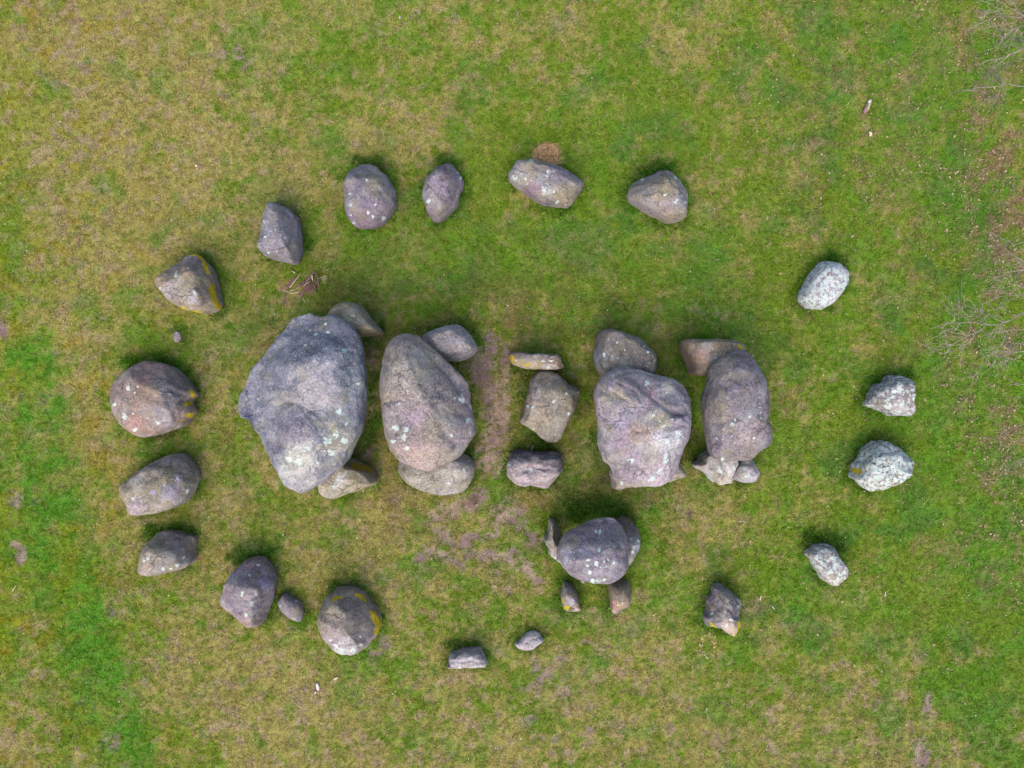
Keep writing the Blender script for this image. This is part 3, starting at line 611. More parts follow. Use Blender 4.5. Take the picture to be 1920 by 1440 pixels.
STONE_POLY = []                                   # plan outlines in photograph pixels, for the turf
def build_stone(k, idx):
    x0, y0, sc = CR[k['cr']]
    O = np.array([(x0 + a / sc, y0 + b / sc) for a, b in k['o']])
    _, per = closed_spline(O, 16)
    nseg = int(np.clip(per / 2.6, 40, 320))
    O, per = closed_spline(O, nseg)
    zt = k['zt']; ze = k.get('ze', zt * 0.30); zb = k.get('zb', -0.15)
    # the outline is seen at the widest height, higher up on the side facing away from the point below the drone
    oc = O - O.mean(0); ov = O - np.array([960, 720])
    outw = np.clip((oc * ov).sum(1) / (np.hypot(*oc.T) * np.hypot(*ov.T) + 1e-6), 0, 1)
    far_ = min(1.0, np.hypot(*(O.mean(0) - np.array([960, 720]))) / 300)
    if k.get('cap'):
        far_ = 0.0
    else:
        O = O.mean(0) + oc * .97
    kp = (1.0 - (ze + .25 * outw * far_ * (zt - ze)) / CAM_H)[:, None]
    Op = (O - np.array([960, 720])) * kp + np.array([960, 720])   # true plan position, in ground pixels
    STONE_POLY.append((Op, O, k.get('cap', False)))
    c = Op.mean(0)
    ext = np.hypot(*(Op - c).T)
    rmean = ext.mean()
    nr = int(np.clip(rmean / 2.2, 10, 64))
    nb = max(6, nr // 3)
    r_top = np.sin(np.linspace(1, 0, nr + 1)[:-1] * math.pi / 2)     # 1 .. >0
    half = np.abs(Op - c).max(0)
    E = lambda r: (1 - np.clip(r, 0, 1) ** k['p']) ** (1 / k['p'])
    rows = []; plan = []; rr = []
    # underside, bottom to equator
    bsc = 0.62 if k.get('cap') else 0.86
    for t in np.linspace(1, 0, nb + 1)[:-1]:
        s = bsc + (1 - bsc) * math.sqrt(1 - t * t)
        P = c + (Op - c) * s
        rows.append(np.column_stack([P, np.full(nseg, ze + (zb - ze) * t)])); plan.append(P); rr.append(np.full(nseg, 1.0))
    def height(P, r):
        uv = (P - c) / half
        H = np.ones(len(P))
        wob = fbm2(P[:, 0], P[:, 1], rmean * 0.6, 40 + idx, 3) - 0.5
        H -= .10 * np.abs(fbm2(P[:, 0], P[:, 1], rmean * 0.8, 140 + idx, 2) - .5) * 2 - .04
        for a, off, sl in k['f']:
            d = uv[:, 0] * math.cos(math.radians(a)) - uv[:, 1] * math.sin(math.radians(a)) + wob * 0.35
            q = d - off
            H = H - sl * 0.5 * (q + np.sqrt(q * q + 0.0012))
        H = np.clip(H, 0.06, None)
        return ze + (zt - ze) * H * E(r)
    for r in r_top:
        P = c + (Op - c) * r
        rows.append(np.column_stack([P, height(P, np.full(nseg, r))])); plan.append(P); rr.append(np.full(nseg, r))
    # broken granite: flatten the dome towards tangent planes at scattered seeds
    G = np.array(rows[nb:])                         # (ring, segment, xyz) in pixels / metres
    rs = np.random.default_rng(900 + idx)
    nseed = int(12 + rmean / 7); seeds = []
    for _ in range(400):
        i = rs.integers(2, max(3, nr - 2)); j = rs.integers(0, nseg)
        q0 = G[i, j]
        if all(np.hypot(q0[0] - t[0][0], q0[1] - t[0][1]) > rmean * .26 for t in seeds):
            a3 = G[min(i + 2, nr - 1), j] - G[max(i - 2, 0), j]
            st_ = max(1, int(nseg * .02 / max(r_top[i], .15)))
            b3 = G[i, (j + st_) % nseg] - G[i, (j - st_) % nseg]
            a3 = a3 * [1, 1, PXM]; b3 = b3 * [1, 1, PXM]
            nn = np.cross(a3, b3); nn = nn if nn[2] > 0 else -nn
            nn = nn / (np.linalg.norm(nn) + 1e-9)
            if nn[2] > .18: seeds.append((q0, nn))
        if len(seeds) >= nseed: break
    gx_ = G[:, :, 0] + (fbm2(G[:, :, 0], G[:, :, 1], 14, 61 + idx, 2) - .5) * 7
    gy_ = G[:, :, 1] + (fbm2(G[:, :, 0], G[:, :, 1], 14, 66 + idx, 2) - .5) * 7
    zf = np.full(G.shape[:2], 1e9)
    for q0, nn in seeds:
        zf = np.minimum(zf, q0[2] - (nn[0] * (gx_ - q0[0]) + nn[1] * (gy_ - q0[1])) / nn[2] / PXM)
    hh = zt - ze
    zf = np.clip(zf, G[:, :, 2] - .14 * hh, G[:, :, 2] + .08 * hh)
    fw = k.get('fac', .9) * smooth(.99, .80, r_top)[:, None]
    G[:, :, 2] = G[:, :, 2] * (1 - fw) + zf * fw
    for i in range(nr):
        rows[nb + i] = G[i]
    V = np.vstack(rows); PL = np.vstack(plan); R = np.concatenate(rr)
    ctop = np.array([[c[0], c[1], 0.0]]); ctop[0, 2] = rows[-1][:, 2].mean()
    cbot = np.array([[c[0], c[1], zb]])
    V = np.vstack([V, ctop, cbot]); PL = np.vstack([PL, c[None], c[None]]); R = np.concatenate([R, [0, 1]])
    nrow = len(rows)
    top_mask = np.zeros(len(V), bool); top_mask[nb * nseg:-1] = True
    # apparent photograph position of every vertex: sculpting notes were taken in that frame
    ap = (PL - np.array([960, 720])) / (1 - V[:, 2:3] / CAM_H) + np.array([960, 720])
    cxn, cyn = (ap[:, 0] - x0) * sc, (ap[:, 1] - y0) * sc
    wx = (fbm2(ap[:, 0], ap[:, 1], 16, 90, 3) - .5) * 26 * sc / 3.5
    wy = (fbm2(ap[:, 0], ap[:, 1], 16, 95, 3) - .5) * 26 * sc / 3.5
    dz = np.zeros(len(V)); fade = E(R) * top_mask
    for bx, by, br, dh in k.get('bump', ()):
        dz += dh * np.exp(-((cxn - bx) ** 2 + (cyn - by) ** 2) / (br * br))
    for pl, wd, dp in k.get('gr', ()):
        d = seg_dist(cxn + wx * .35, cyn + wy * .35, pl)
        dz -= dp * np.exp(-(d / wd) ** 2)
    for pl, wd, dp in k.get('sc', ()):             # broken ledges: a sharp step that levels out again
        d = side_dist(cxn + wx * .3, cyn + wy * .3, pl)
        e0 = np.minimum(np.hypot(cxn - pl[0][0], cyn - pl[0][1]), np.hypot(cxn - pl[-1][0], cyn - pl[-1][1]))
        dz -= .55 * dp * smooth(-1.2 * sc, 2.2 * sc, d) * np.exp(-(np.clip(d, 0, None) / wd) ** 2) * smooth(0, .5 * wd, e0)
    V[:, 2] += dz * np.clip(fade * 1.6, 0, 1)
    # metres
    X = np.column_stack([(V[:, 0] - 960) / PXM, (720 - V[:, 1]) / PXM, V[:, 2]])
    rg = k.get('rough', 1.0); size = rmean / PXM
    amp1, amp2 = 0.055 * size * rg, 0.022 * rg * min(1, size * 2)
    for ax in range(3):
        n = (fbm3(X, 0.55 * size + .05, 7 + ax + idx * 3, 3) - .5) * 2 * amp1
        n += (fbm3(X, 0.11, 77 + ax + idx * 3, 3) - .5) * 2 * amp2
        if rg > 1.25:                               # broken, ridged surfaces
            q = np.abs(fbm3(X, 0.22, 177 + ax + idx * 3, 3) - .5) * 2
            n -= (q - .25) * 0.05 * (rg - 1) * min(1, size * 2.2)
        X[:, ax] += n
    base = np.array([(c[0] - 960) / PXM, (720 - c[1]) / PXM, 0.0])
    X = X - base
    # faces
    ii = np.arange(nrow - 1)[:, None] * nseg + np.arange(nseg)[None, :]
    jj = np.arange(nrow - 1)[:, None] * nseg + (np.arange(nseg)[None, :] + 1) % nseg
    quads = np.stack([ii, jj, jj + nseg, ii + nseg], -1).reshape(-1, 4)
    last = (nrow - 1) * nseg; a = np.arange(nseg); b2 = (a + 1) % nseg
    ft = np.stack([last + a, last + b2, np.full(nseg, nrow * nseg)], 1)
    fb = np.stack([b2, a, np.full(nseg, nrow * nseg + 1)], 1)
    # quads wind outward when the outline runs counter-clockwise seen from above; flip otherwise
    area = np.sum(O[:, 0] * np.roll(O[:, 1], -1) - np.roll(O[:, 0], -1) * O[:, 1])
    if area > 0:                                    # image y points down
        quads = quads[:, ::-1]; ft = ft[:, ::-1]; fb = fb[:, ::-1]
    flat = np.concatenate([quads.ravel(), ft.ravel(), fb.ravel()])
    tot = np.concatenate([np.full(len(quads), 4), np.full(len(ft) + len(fb), 3)])
    # colour of the stone, plus shade painted in by dark blobs on some upper flanks
    nlow = smooth(.32, .68, fbm2(ap[:, 0], ap[:, 1], 34, 60 + idx, 3))
    T = salb(*k['c'][0])[None] * (1 - nlow[:, None]) + salb(*k['c'][1])[None] * nlow[:, None]
    nfine = (fbm2(ap[:, 0], ap[:, 1], 9, 44, 3) - .5) * 1.3
    for bx, by, br, colr, st in k.get('b', ()):
        if isinstance(bx, list):
            d = seg_dist(cxn + wx * .4, cyn + wy * .4, bx) / br
        else:
            d = np.hypot(cxn + wx - bx, cyn + wy - by) / br
        if not isinstance(bx, list) and salb(*colr).sum() < .62 * salb(*k['c'][0]).sum():
            st = st * .5  # much darker blobs, some of them painted shade, go on at half strength
        w = (st * smooth(1.15, .55, d + nfine))[:, None]
        T = T * (1 - w) + salb(*colr)[None] * w
    L = np.full(len(V), k.get('lb', 0.02))
    for bx, by, br in k.get('l', ()):
        br = max(br * .85, 1.1 * sc)
        d = np.hypot(cxn + wx * .25 - bx, cyn + wy * .25 - by) / br
        if br > 4.5 * sc:                           # diffuse crust, broken up by the material
            L = np.maximum(L, .60 * smooth(1.35, .3, d))
        else:                                       # compact thallus
            L = np.maximum(L, 1.0 * smooth(1.45, .45, d))
    Mo = np.zeros(len(V))
    for pl, wd in k.get('m', ()):
        d = seg_dist(cxn + wx * .6, cyn + wy * .6, pl) / (wd * (.35 + 1.3 * fbm2(ap[:, 0], ap[:, 1], 12, 48, 3)))
        Mo = np.maximum(Mo, 1.0 * smooth(1.6, .3, d))
    SPK = np.full(len(V), k.get('sp', 0.12)) * (0.4 + 0.9 * smooth(.3, .7, fbm2(ap[:, 0], ap[:, 1], 26, 33 + idx, 2)))
    me = np_mesh('stone', X, flat, tot, [('tint', T), ('lichen', np.clip(L, 0, 1.3)), ('moss', Mo), ('speck', SPK)])
    nm = k.get('nm') or ('capstone' if k['g'] == CAPS or k.get('cap') else 'kerb_stone' if k['g'] == RING else 'upright_stone')
    o = link(nm, me, M_STONE, None, base)
    tag(o, k['lab'], 'boulder' if nm in ('kerb_stone', 'capstone') else 'stone', k['g'])
    return o

for i, k in enumerate(S):
    build_stone(k, i)

# ------------------------------------------------------------------ turf colours (real plant and soil colours, by place)
GRID = np.array([
 [.88,.85,.78,.68,.60,.55,.50,.45,.50,.45,.35,.30,.45],
 [.85,.88,.78,.62,.60,.60,.50,.50,.45,.40,.30,.30,.40],
 [.60,.75,.70,.60,.50,.45,.40,.35,.45,.45,.35,.30,.40],
 [.55,.75,.65,.55,.45,.45,.40,.40,.45,.40,.35,.30,.40],
 [.50,.70,.60,.50,.50,.50,.50,.45,.45,.45,.35,.25,.35],
 [.45,.65,.60,.60,.50,.60,.60,.45,.40,.50,.35,.25,.35],
 [.40,.65,.60,.60,.60,.65,.55,.45,.55,.55,.40,.25,.30],
 [.35,.35,.70,.65,.60,.55,.50,.50,.45,.35,.35,.35,.30],
 [.50,.35,.80,.82,.66,.66,.64,.60,.55,.50,.45,.40,.30],
 [.80,.55,.35,.82,.75,.75,.78,.75,.68,.70,.62,.60,.50]])
def grid_at(px, py):
    u = np.clip(px / 160.0, 0, 11.999); v = np.clip(py / 160.0, 0, 8.999)
    i = np.floor(u).astype(int); j = np.floor(v).astype(int); fu = u - i; fv = v - j
    fu = fu * fu * (3 - 2 * fu); fv = fv * fv * (3 - 2 * fv)
    return (GRID[j, i] * (1 - fu) + GRID[j, i + 1] * fu) * (1 - fv) + (GRID[j + 1, i] * (1 - fu) + GRID[j + 1, i + 1] * fu) * fv

# worn bare soil: polyline in photograph pixels, half width, strength
SOIL = [([(920,645),(900,690),(920,740),(930,800),(915,870)],19,1.05), ([(945,660),(950,740),(940,800)],12,.9), ([(905,850),(930,875)],18,.75),
        ([(878,940),(892,932)],20,1.), ([(815,968),(850,955)],11,.95), ([(942,968),(962,972)],20,.95), ([(950,970),(980,995),(1008,1022)],11,.8), ([(955,935),(950,970)],9,.6),
        ([(822,1005),(850,1017),(880,1014)],11,.95), ([(885,1008),(927,1004)],8,.8), ([(875,1037),(900,1045)],12,.9), ([(915,1035),(952,1042)],11,.9), ([(968,1050),(990,1062),(1002,1090)],11,.9),
        ([(832,1045),(870,1062)],9,.8), ([(807,1032)],12,1.), ([(786,1046)],11,.9), ([(932,1080)],13,.7), ([(915,1102)],8,.6), ([(960,1105)],11,.6), ([(832,1138)],8,.5),
        ([(692,645),(708,700),(702,760)],13,.55), ([(690,850),(705,880)],13,.6), ([(740,942)],10,.8), ([(712,1078)],9,.6), ([(740,970)],8,.6), ([(692,1062)],10,.6),
        ([(1007,1247),(1025,1270),(985,1290)],12,.65), ([(1060,1230)],9,.8), ([(1055,1320),(1062,1300)],8,.5), ([(725,1205),(703,1228)],11,.75), ([(1107,1365)],9,.7), ([(1075,1420),(1060,1412)],12,.6), ([(1047,1383)],10,.6), ([(1150,1350),(1165,1375)],9,.6), ([(787,1407)],9,.7),
        ([(1102,1200)],6,.7), ([(980,1350),(1000,1340)],12,.5),
        ([(447,95),(462,125)],10,.75), ([(402,105),(415,98)],9,.7), ([(240,280)],10,.7), ([(35,1025),(38,1045)],10,.95), ([(210,1147)],9,.8), ([(25,938)],12,.85), ([(65,943)],8,.7), ([(87,1263)],13,.6), ([(210,1388)],13,.7),
        ([(1743,1308),(1738,1330)],7,1.1), ([(1728,1400),(1730,1450)],13,1.1), ([(3,615),(6,626)],10,1.), ([(76,748)],8,.7),
        ([(710,590)],9,.8), ([(725,575)],6,.5), ([(715,625),(700,632)],8,.5), ([(977,33),(985,50)],12,.4), ([(1090,680),(1075,700)],10,.4), ([(960,840),(950,870)],9,.3), ([(1300,590),(1340,585)],16,.35), ([(555,165)],6,.4),
        ([(1340,1400),(1355,1415)],14,.45), ([(1550,1240)],10,.3), ([(1050,730)],14,.3), ([(950,890)],12,.4), ([(1340,1075)],7,.3), ([(640,1070)],8,.4), ([(260,1060)],9,.4), ([(275,1100)],8,.4)]
SOILD = [([(1295,967)],7,1.), ([(880,938)],12,.6), ([(1180,1190)],8,.3)]           # darker humus spots
LUSH = [([(60,690),(90,860),(100,1000),(140,1130),(190,1280),(240,1440)],46,1.4), ([(0,880),(30,1050)],50,.8), ([(10,380),(20,560)],30,.5), ([(1100,330),(1300,420),(1330,620)],70,.55), ([(680,470),(900,480),(1300,470)],60,.5), ([(1500,1100),(1650,1150)],60,.5), ([(1820,640),(1790,900),(1850,1100)],75,.75), ([(1700,80),(1740,300)],70,.6), ([(1150,180)],70,.35), ([(1880,1200),(1860,1350)],50,.4), ([(560,60),(700,20)],50,.3), ([(1250,1100),(1330,1150)],40,.5), ([(330,640),(420,600)],40,.35), ([(1750,700),(1780,640),(1740,760)],34,.9), ([(1850,880),(1890,980)],34,.8),
        ([(1480,1120),(1500,1130)],24,1.), ([(1745,180),(1740,250)],24,.7), ([(1330,1150),(1290,1140)],26,.6), ([(240,660),(300,650)],24,.6), ([(470,80),(500,110)],26,.5), ([(1080,400),(1150,330)],30,.5),
        ([(1660,870),(1700,820)],26,.4), ([(700,910)],8,.9), ([(740,1250),(690,1240)],20,.6), ([(1590,560),(1580,600)],22,.6), ([(1470,800),(1460,860)],26,.4), ([(0,760),(20,860)],24,.6), ([(1230,1120),(1200,1140)],20,.6)]
TALL = [([(455,1042),(500,1040)],18), ([(630,1102),(680,1110)],13), ([(1525,1015),(1575,1022)],17), ([(672,300),(720,318)],13), ([(1080,960),(1160,962)],22), ([(1000,850),(1030,845)],15),
        ([(280,995),(345,995)],12), ([(1620,842),(1690,850)],14), ([(385,480),(410,520)],12), ([(1210,320),(1250,312)],14), ([(820,300),(850,305)],9), ([(1630,718),(1700,700)],12), ([(1545,484),(1580,492)],10), ([(240,680),(300,672),(350,700)],12), ([(850,1210),(890,1208)],11), ([(560,430),(575,470)],10)]

def turf(px, py):
    """returns plant colour, soil colour, soil weight, extra length, litter weight"""
    n = len(px)
    A = lambda c: alb(*c)[None]
    wxp = px + (fbm2(px, py, 22, 51, 3) - .5) * 26
    wyp = py + (fbm2(px, py, 22, 57, 3) - .5) * 26
    st = grid_at(px, py) + (fbm2(px, py, 170, 31, 2) - .5) * .35 + (fbm2(px, py, 75, 1, 3) - .5) * .6 + (fbm2(px, py, 24, 2, 2) - .5) * 0.5 + (fbm2(px, py, 9, 3, 2) - .5) * .75
    s = smooth(.28, .82, st)[:, None]
    green = A((120, 145, 41)); straw = A((171, 159, 88))
    c = green * (1 - s) + straw * s
    # cool blue-green clover and moss
    w = (smooth(.55, .72, fbm2(px, py, 60, 4, 3)) * .55 * smooth(.75, .35, grid_at(px, py) * .8 + .1))[:, None]
    c = c * (1 - w) + A((78, 126, 58)) * w
    # vivid grass
    lu = np.zeros(n)
    for pl, wd, sg in LUSH:
        m = (px > min(p[0] for p in pl) - 3 * wd) & (px < max(p[0] for p in pl) + 3 * wd) & (py > min(p[1] for p in pl) - 3 * wd) & (py < max(p[1] for p in pl) + 3 * wd)
        if m.any():
            lu[m] = np.maximum(lu[m], sg * smooth(1.9, .5, seg_dist(wxp[m], wyp[m], pl) / wd))
    lu *= (smooth(.3, .65, fbm2(px, py, 34, 6, 3)) * .65 + .3) * (.55 + .45 * smooth(.35, .6, fbm2(px, py, 11, 7, 2)))
    rt = smooth(1250, 1900, px) * smooth(.50, .64, fbm2(px, py, 48, 8, 3)) * .6
    lu = np.maximum(lu, rt)
    lu = np.maximum(lu, .45 * smooth(.60, .74, fbm2(px, py, 38, 9, 3)))
    # orange-yellow moss at the far left, pink-brown dead tufts
    om = smooth(520, -60, px) * smooth(.52, .70, fbm2(px, py, 28, 12, 3)) * .62
    w = om[:, None]; c = c * (1 - w) + A((164, 138, 32)) * w
    ly = smooth(320, -60, px) * smooth(.40, .62, fbm2(px, py, 40, 13, 3)) * .6
    w = ly[:, None]; c = c * (1 - w) + A((142, 156, 34)) * w
    pk = smooth(.55, .68, fbm2(px, py, 13, 14, 3)) * smooth(.30, .75, st) * (.5 + .25 * smooth(1100, 1300, py) + .2 * smooth(500, 200, np.hypot(px, py * .9)))
    w = pk[:, None]; c = c * (1 - w) + A((182, 156, 128)) * w
    # brown thatch around the chamber
    ch = smooth(1.25, .55, np.hypot((px - 900) / 560, (py - 740) / 330)) * smooth(.42, .62, fbm2(px, py, 42, 16, 3)) * .5
    w = ch[:, None]; c = c * (1 - w) + A((122, 106, 66)) * w
    # shed leaves at the far right tint the sward
    lt = smooth(1560, 1900, px - (py - 500) * .05) * smooth(.40, .60, fbm2(px, py, 46, 18, 3)) * smooth(1350, 900, py) * smooth(.35, .6, fbm2(px, py, 15, 20, 2)) * 1.25
    lt = np.clip(lt, 0, 1)
    lt = np.maximum(lt, .5 * smooth(1200, 1750, px) * smooth(.52, .64, fbm2(px, py, 20, 19, 2)) * smooth(600, 350, py))
    w = (lt * .7)[:, None]; c = c * (1 - w) + A((158, 124, 100)) * w
    w = np.clip(lu, 0, .95)[:, None]
    c = c * (1 - w) + A((92, 147, 38)) * w
    # bare soil
    so = np.zeros(n); sdk = np.zeros(n)
    for lst, acc in ((SOIL, so), (SOILD, sdk)):
        for pl, wd, sg in lst:
            m = (px > min(p[0] for p in pl) - 3.2 * wd - 16) & (px < max(p[0] for p in pl) + 3.2 * wd + 16) & (py > min(p[1] for p in pl) - 3.2 * wd - 16) & (py < max(p[1] for p in pl) + 3.2 * wd + 16)
            if m.any():
                kx = .8 if sg < 1.05 else .25
                dd = seg_dist(px[m] + (wxp[m] - px[m]) * kx, py[m] + (wyp[m] - py[m]) * kx, pl) / wd
                acc[m] = np.maximum(acc[m], sg * smooth(2.2, .3, dd))
    so = np.maximum(so, .38 * smooth(.69, .79, fbm2(px, py, 44, 22, 3)) * smooth(.35, .6, grid_at(px, py)))
    sp = np.clip(smooth(.12, 1.05, so + (fbm2(px, py, 10, 24, 3) - .5) * 1.3 * smooth(0, .3, so)), 0, 1)
    # sand-brown patch of dead leaves at the flat-topped kerb boulder
    PATCH = [(998,290),(1006,276),(1015,268),(1026,266),(1040,268),(1049,276),(1051,288),(1044,292),(1050,306),(1052,330),(1010,322),(998,304)]
    pt = in_poly(px + (wxp - px) * .3, py + (wyp - py) * .3, PATCH).astype(float)
    soil = A((134, 112, 106)) * np.ones((n, 1))
    w2_ = smooth(.4, .65, fbm2(px, py, 30, 26, 3))[:, None]
    soil = soil * (1 - w2_) + A((160, 138, 122)) * w2_
    w = sdk[:, None]; soil = soil * (1 - w) + A((96, 74, 66)) * w
    sp = np.maximum(sp, sdk)
    w = pt[:, None]; soil = soil * (1 - w) + A((198, 156, 108)) * w
    sp = np.maximum(sp, pt)
    # ground shaded by the slabs grows little: dry earth below the capstones
    tl = np.zeros(n)
    for pl, wd in TALL:
        m = (px > min(p[0] for p in pl) - 3 * wd) & (px < max(p[0] for p in pl) + 3 * wd) & (py > min(p[1] for p in pl) - 3 * wd) & (py < max(p[1] for p in pl) + 3 * wd)
        if m.any():
            tl[m] = np.maximum(tl[m], smooth(1.8, .4, seg_dist(wxp[m], wyp[m], pl) / wd))
    # tufts the mower misses along every stone foot
    edge = np.full(n, 99.0)
    for Op, Oa, cap in STONE_POLY:
        lo = Op.min(0) - 40; hi = Op.max(0) + 40
        m = np.where((px > lo[0]) & (px < hi[0]) & (py > lo[1]) & (py < hi[1]))[0]
        if not len(m): continue
        d = seg_dist(px[m], py[m], [tuple(q) for q in Op[::4]] + [tuple(Op[0])])
        edge[m] = np.minimum(edge[m], d)
    ew = smooth(22, 2, edge) * smooth(.28, .55, fbm2(px, py, 36, 28, 2))
    tl = np.maximum(tl, ew * .65)
    w = (np.clip(tl, 0, 1) * .8)[:, None]
    c = c * (1 - w) + A((76, 128, 36)) * w
    return c, soil, sp * (1 - .6 * np.clip(tl, 0, 1)), tl, lt

def ground_z(px, py):
    return (fbm2(px, py, 330, 71, 2) - .5) * .10 + (fbm2(px, py, 60, 73, 2) - .5) * .035

# one sheet: fine in view, stretching to the horizon
fine_x = np.arange(-11.0, 11.0001, 0.05); fine_y = np.arange(-8.4, 8.4001, 0.05)
out = np.array([0.6, 1.6, 3.5, 7, 14, 30, 60, 120, 260, 600])
gx = np.concatenate([-11.0 - out[::-1], fine_x, 11.0 + out]); gy = np.concatenate([-8.4 - out[::-1], fine_y, 8.4 + out])
GX, GY = np.meshgrid(gx, gy)
gpx = GX.ravel() * PXM + 960; gpy = 720 - GY.ravel() * PXM
gc, gs, gw, gt, gl = turf(gpx, gpy)
gcol = gc * .80 * (1 - gw[:, None]) + gs * gw[:, None]
far = smooth(0, 6, np.maximum(np.abs(GX.ravel()) - 11, np.abs(GY.ravel()) - 8.4))
fm = smooth(0.2, 2.0, np.maximum(np.abs(GX.ravel()) - 11, np.abs(GY.ravel()) - 8.4))[:, None]
gcol = gcol * (1 - fm) + alb(130, 142, 58)[None] * .8 * fm      # open pasture beyond
gz = ground_z(gpx, gpy) * (1 - far) - gw * .015
nx, ny = len(gx), len(gy)
q = (np.arange(ny - 1)[:, None] * nx + np.arange(nx - 1)[None]).ravel()
quads = np.stack([q, q + 1, q + nx + 1, q + nx], 1)
gme = np_mesh('ground', np.column_stack([GX.ravel(), GY.ravel(), gz]), quads.ravel(), np.full(len(quads), 4), [('tint', gcol)])
ground = link('ground', gme, M_GROUND)
tag(ground, 'mown grass field with worn soil patches under the stones', None, None, 'structure')

# ------------------------------------------------------------------ grass: short blades in tufts, one uncountable mass
NT_TUFT = 138000; PER = 9
tx = RNG.uniform(-140, 2060, NT_TUFT); ty = RNG.uniform(-120, 1560, NT_TUFT)
keep = np.ones(NT_TUFT, bool)
for Op, Oa, cap in STONE_POLY:
    cc = Op.mean(0); sh = cc + (Op - cc) * (.80 if cap else .90)
    lo = sh.min(0); hi = sh.max(0)
    m = np.where((tx > lo[0]) & (tx < hi[0]) & (ty > lo[1]) & (ty < hi[1]))[0]
    keep[m[in_poly(tx[m], ty[m], sh[::3])]] = False
tx, ty = tx[keep], ty[keep]
c, so, sw, tl, lt = turf(tx, ty)
kp = RNG.random(len(tx)) > sw * .88
tx, ty, c, sw, tl = tx[kp], ty[kp], c[kp], sw[kp], tl[kp]
n = len(tx)
tb = (1 + RNG.normal(0, .15, n)).clip(.6, 1.5)
c = c * tb[:, None]
c *= np.column_stack([1 + RNG.normal(0, .07, n), 1 + RNG.normal(0, .04, n), 1 + RNG.normal(0, .10, n)]).clip(.6, 1.5)
# a share of bleached and of deep green tufts everywhere
r = RNG.random(n); w = (r < .09)[:, None] * .45; c = c * (1 - w) + alb(196, 178, 124)[None] * w
w = ((r > .10) & (r < .22))[:, None] * .45; c = c * (1 - w) + alb(78, 122, 34)[None] * w
TX = np.repeat(tx, PER); TY = np.repeat(ty, PER); C = np.repeat(c, PER, 0); TL = np.repeat(tl, PER)
N = len(TX)
spread = RNG.gamma(2.0, 1.0, N)
an = RNG.uniform(0, 2 * math.pi, N)
bx = TX + np.cos(an) * spread; by = TY + np.sin(an) * spread
lean = fbm2(bx, by, 70, 81, 2) * 9.0 + RNG.normal(0, 1.1, N)
lean = np.where(RNG.random(N) < .45, an, lean)
L = (RNG.gamma(6, .0080, N)) * (1 + 1.5 * TL)
tilt = np.clip(RNG.normal(1.02, .26, N) - .35 * TL, .15, 1.45)
wd = RNG.uniform(.0038, .0076, N) * (1 + .25 * TL)
x = (bx - 960) / PXM; y = (720 - by) / PXM; z = ground_z(bx, by) - .004
dx = np.cos(lean) * np.sin(tilt) * L; dy = np.sin(lean) * np.sin(tilt) * L; dzv = np.cos(tilt) * L
sx = -np.sin(lean) * wd; sy = np.cos(lean) * wd
V = np.empty((N, 3, 3), np.float32)
V[:, 0] = np.column_stack([x - sx, y - sy, z]); V[:, 1] = np.column_stack([x + sx, y + sy, z + RNG.uniform(0, .004, N)]); V[:, 2] = np.column_stack([x + dx, y + dy, z + dzv])
C = C * (1 + RNG.normal(0, .27, N)).clip(.5, 1.6)[:, None]
CC = np.repeat(C, 3, 0); CC[2::3] *= 1.12
grass_me = np_mesh('grass', V.reshape(-1, 3), np.arange(N * 3), np.full(N, 3), [('tint', np.clip(CC, 0, 1))], False)
grass = link('grass', grass_me, M_BLADE)
tag(grass, 'short patchy green and straw-coloured lawn grass around the stones', 'grass', None, 'stuff')
print('grass blades', N)

# ------------------------------------------------------------------ fallen leaves (uncountable) on the right, and pale straw bits
def leaf_field(n, xs, ys, size, cols, name, label, cat, accept):
    px = RNG.uniform(xs[0], xs[1], n); py = RNG.uniform(ys[0], ys[1], n)
    m = accept(px, py); px, py = px[m], py[m]; n = len(px)
    a = RNG.uniform(0, 2 * math.pi, n); l = RNG.uniform(*size, n); wdt = l * RNG.uniform(.3, .55, n)
    x = (px - 960) / PXM; y = (720 - py) / PXM; z = ground_z(px, py) + RNG.uniform(.028, .05, n)
    ca, sa = np.cos(a), np.sin(a)
    curl = RNG.uniform(-.3, .5, n) * l; tlt = RNG.normal(0, .35, n)
    V = np.empty((n, 6, 3))
    for i, (u, v, h) in enumerate(((-1, 0, 0), (-.3, -1, 1), (.45, -.8, 1), (1, 0, .2), (.45, .8, 1), (-.3, 1, 1))):
        V[:, i, 0] = x + ca * u * l - sa * v * wdt
        V[:, i, 1] = y + sa * u * l + ca * v * wdt
        V[:, i, 2] = z + h * np.abs(v) * curl * .5 + u * l * tlt * .4
    cs = np.array([alb(*q) for q in cols])[RNG.integers(0, len(cols), n)] * RNG.uniform(.6, 1.1, n)[:, None]
    fc = (np.arange(n)[:, None] * 6 + np.array([0, 1, 2, 3, 0, 3, 4, 5])[None]).ravel()
    me = np_mesh(name, V.reshape(-1, 3), fc, np.full(n * 2, 4), [('tint', np.repeat(cs, 6, 0))], False)
    o = link(name, me, M_LEAF)
    tag(o, label, cat, None, 'stuff')
    return o

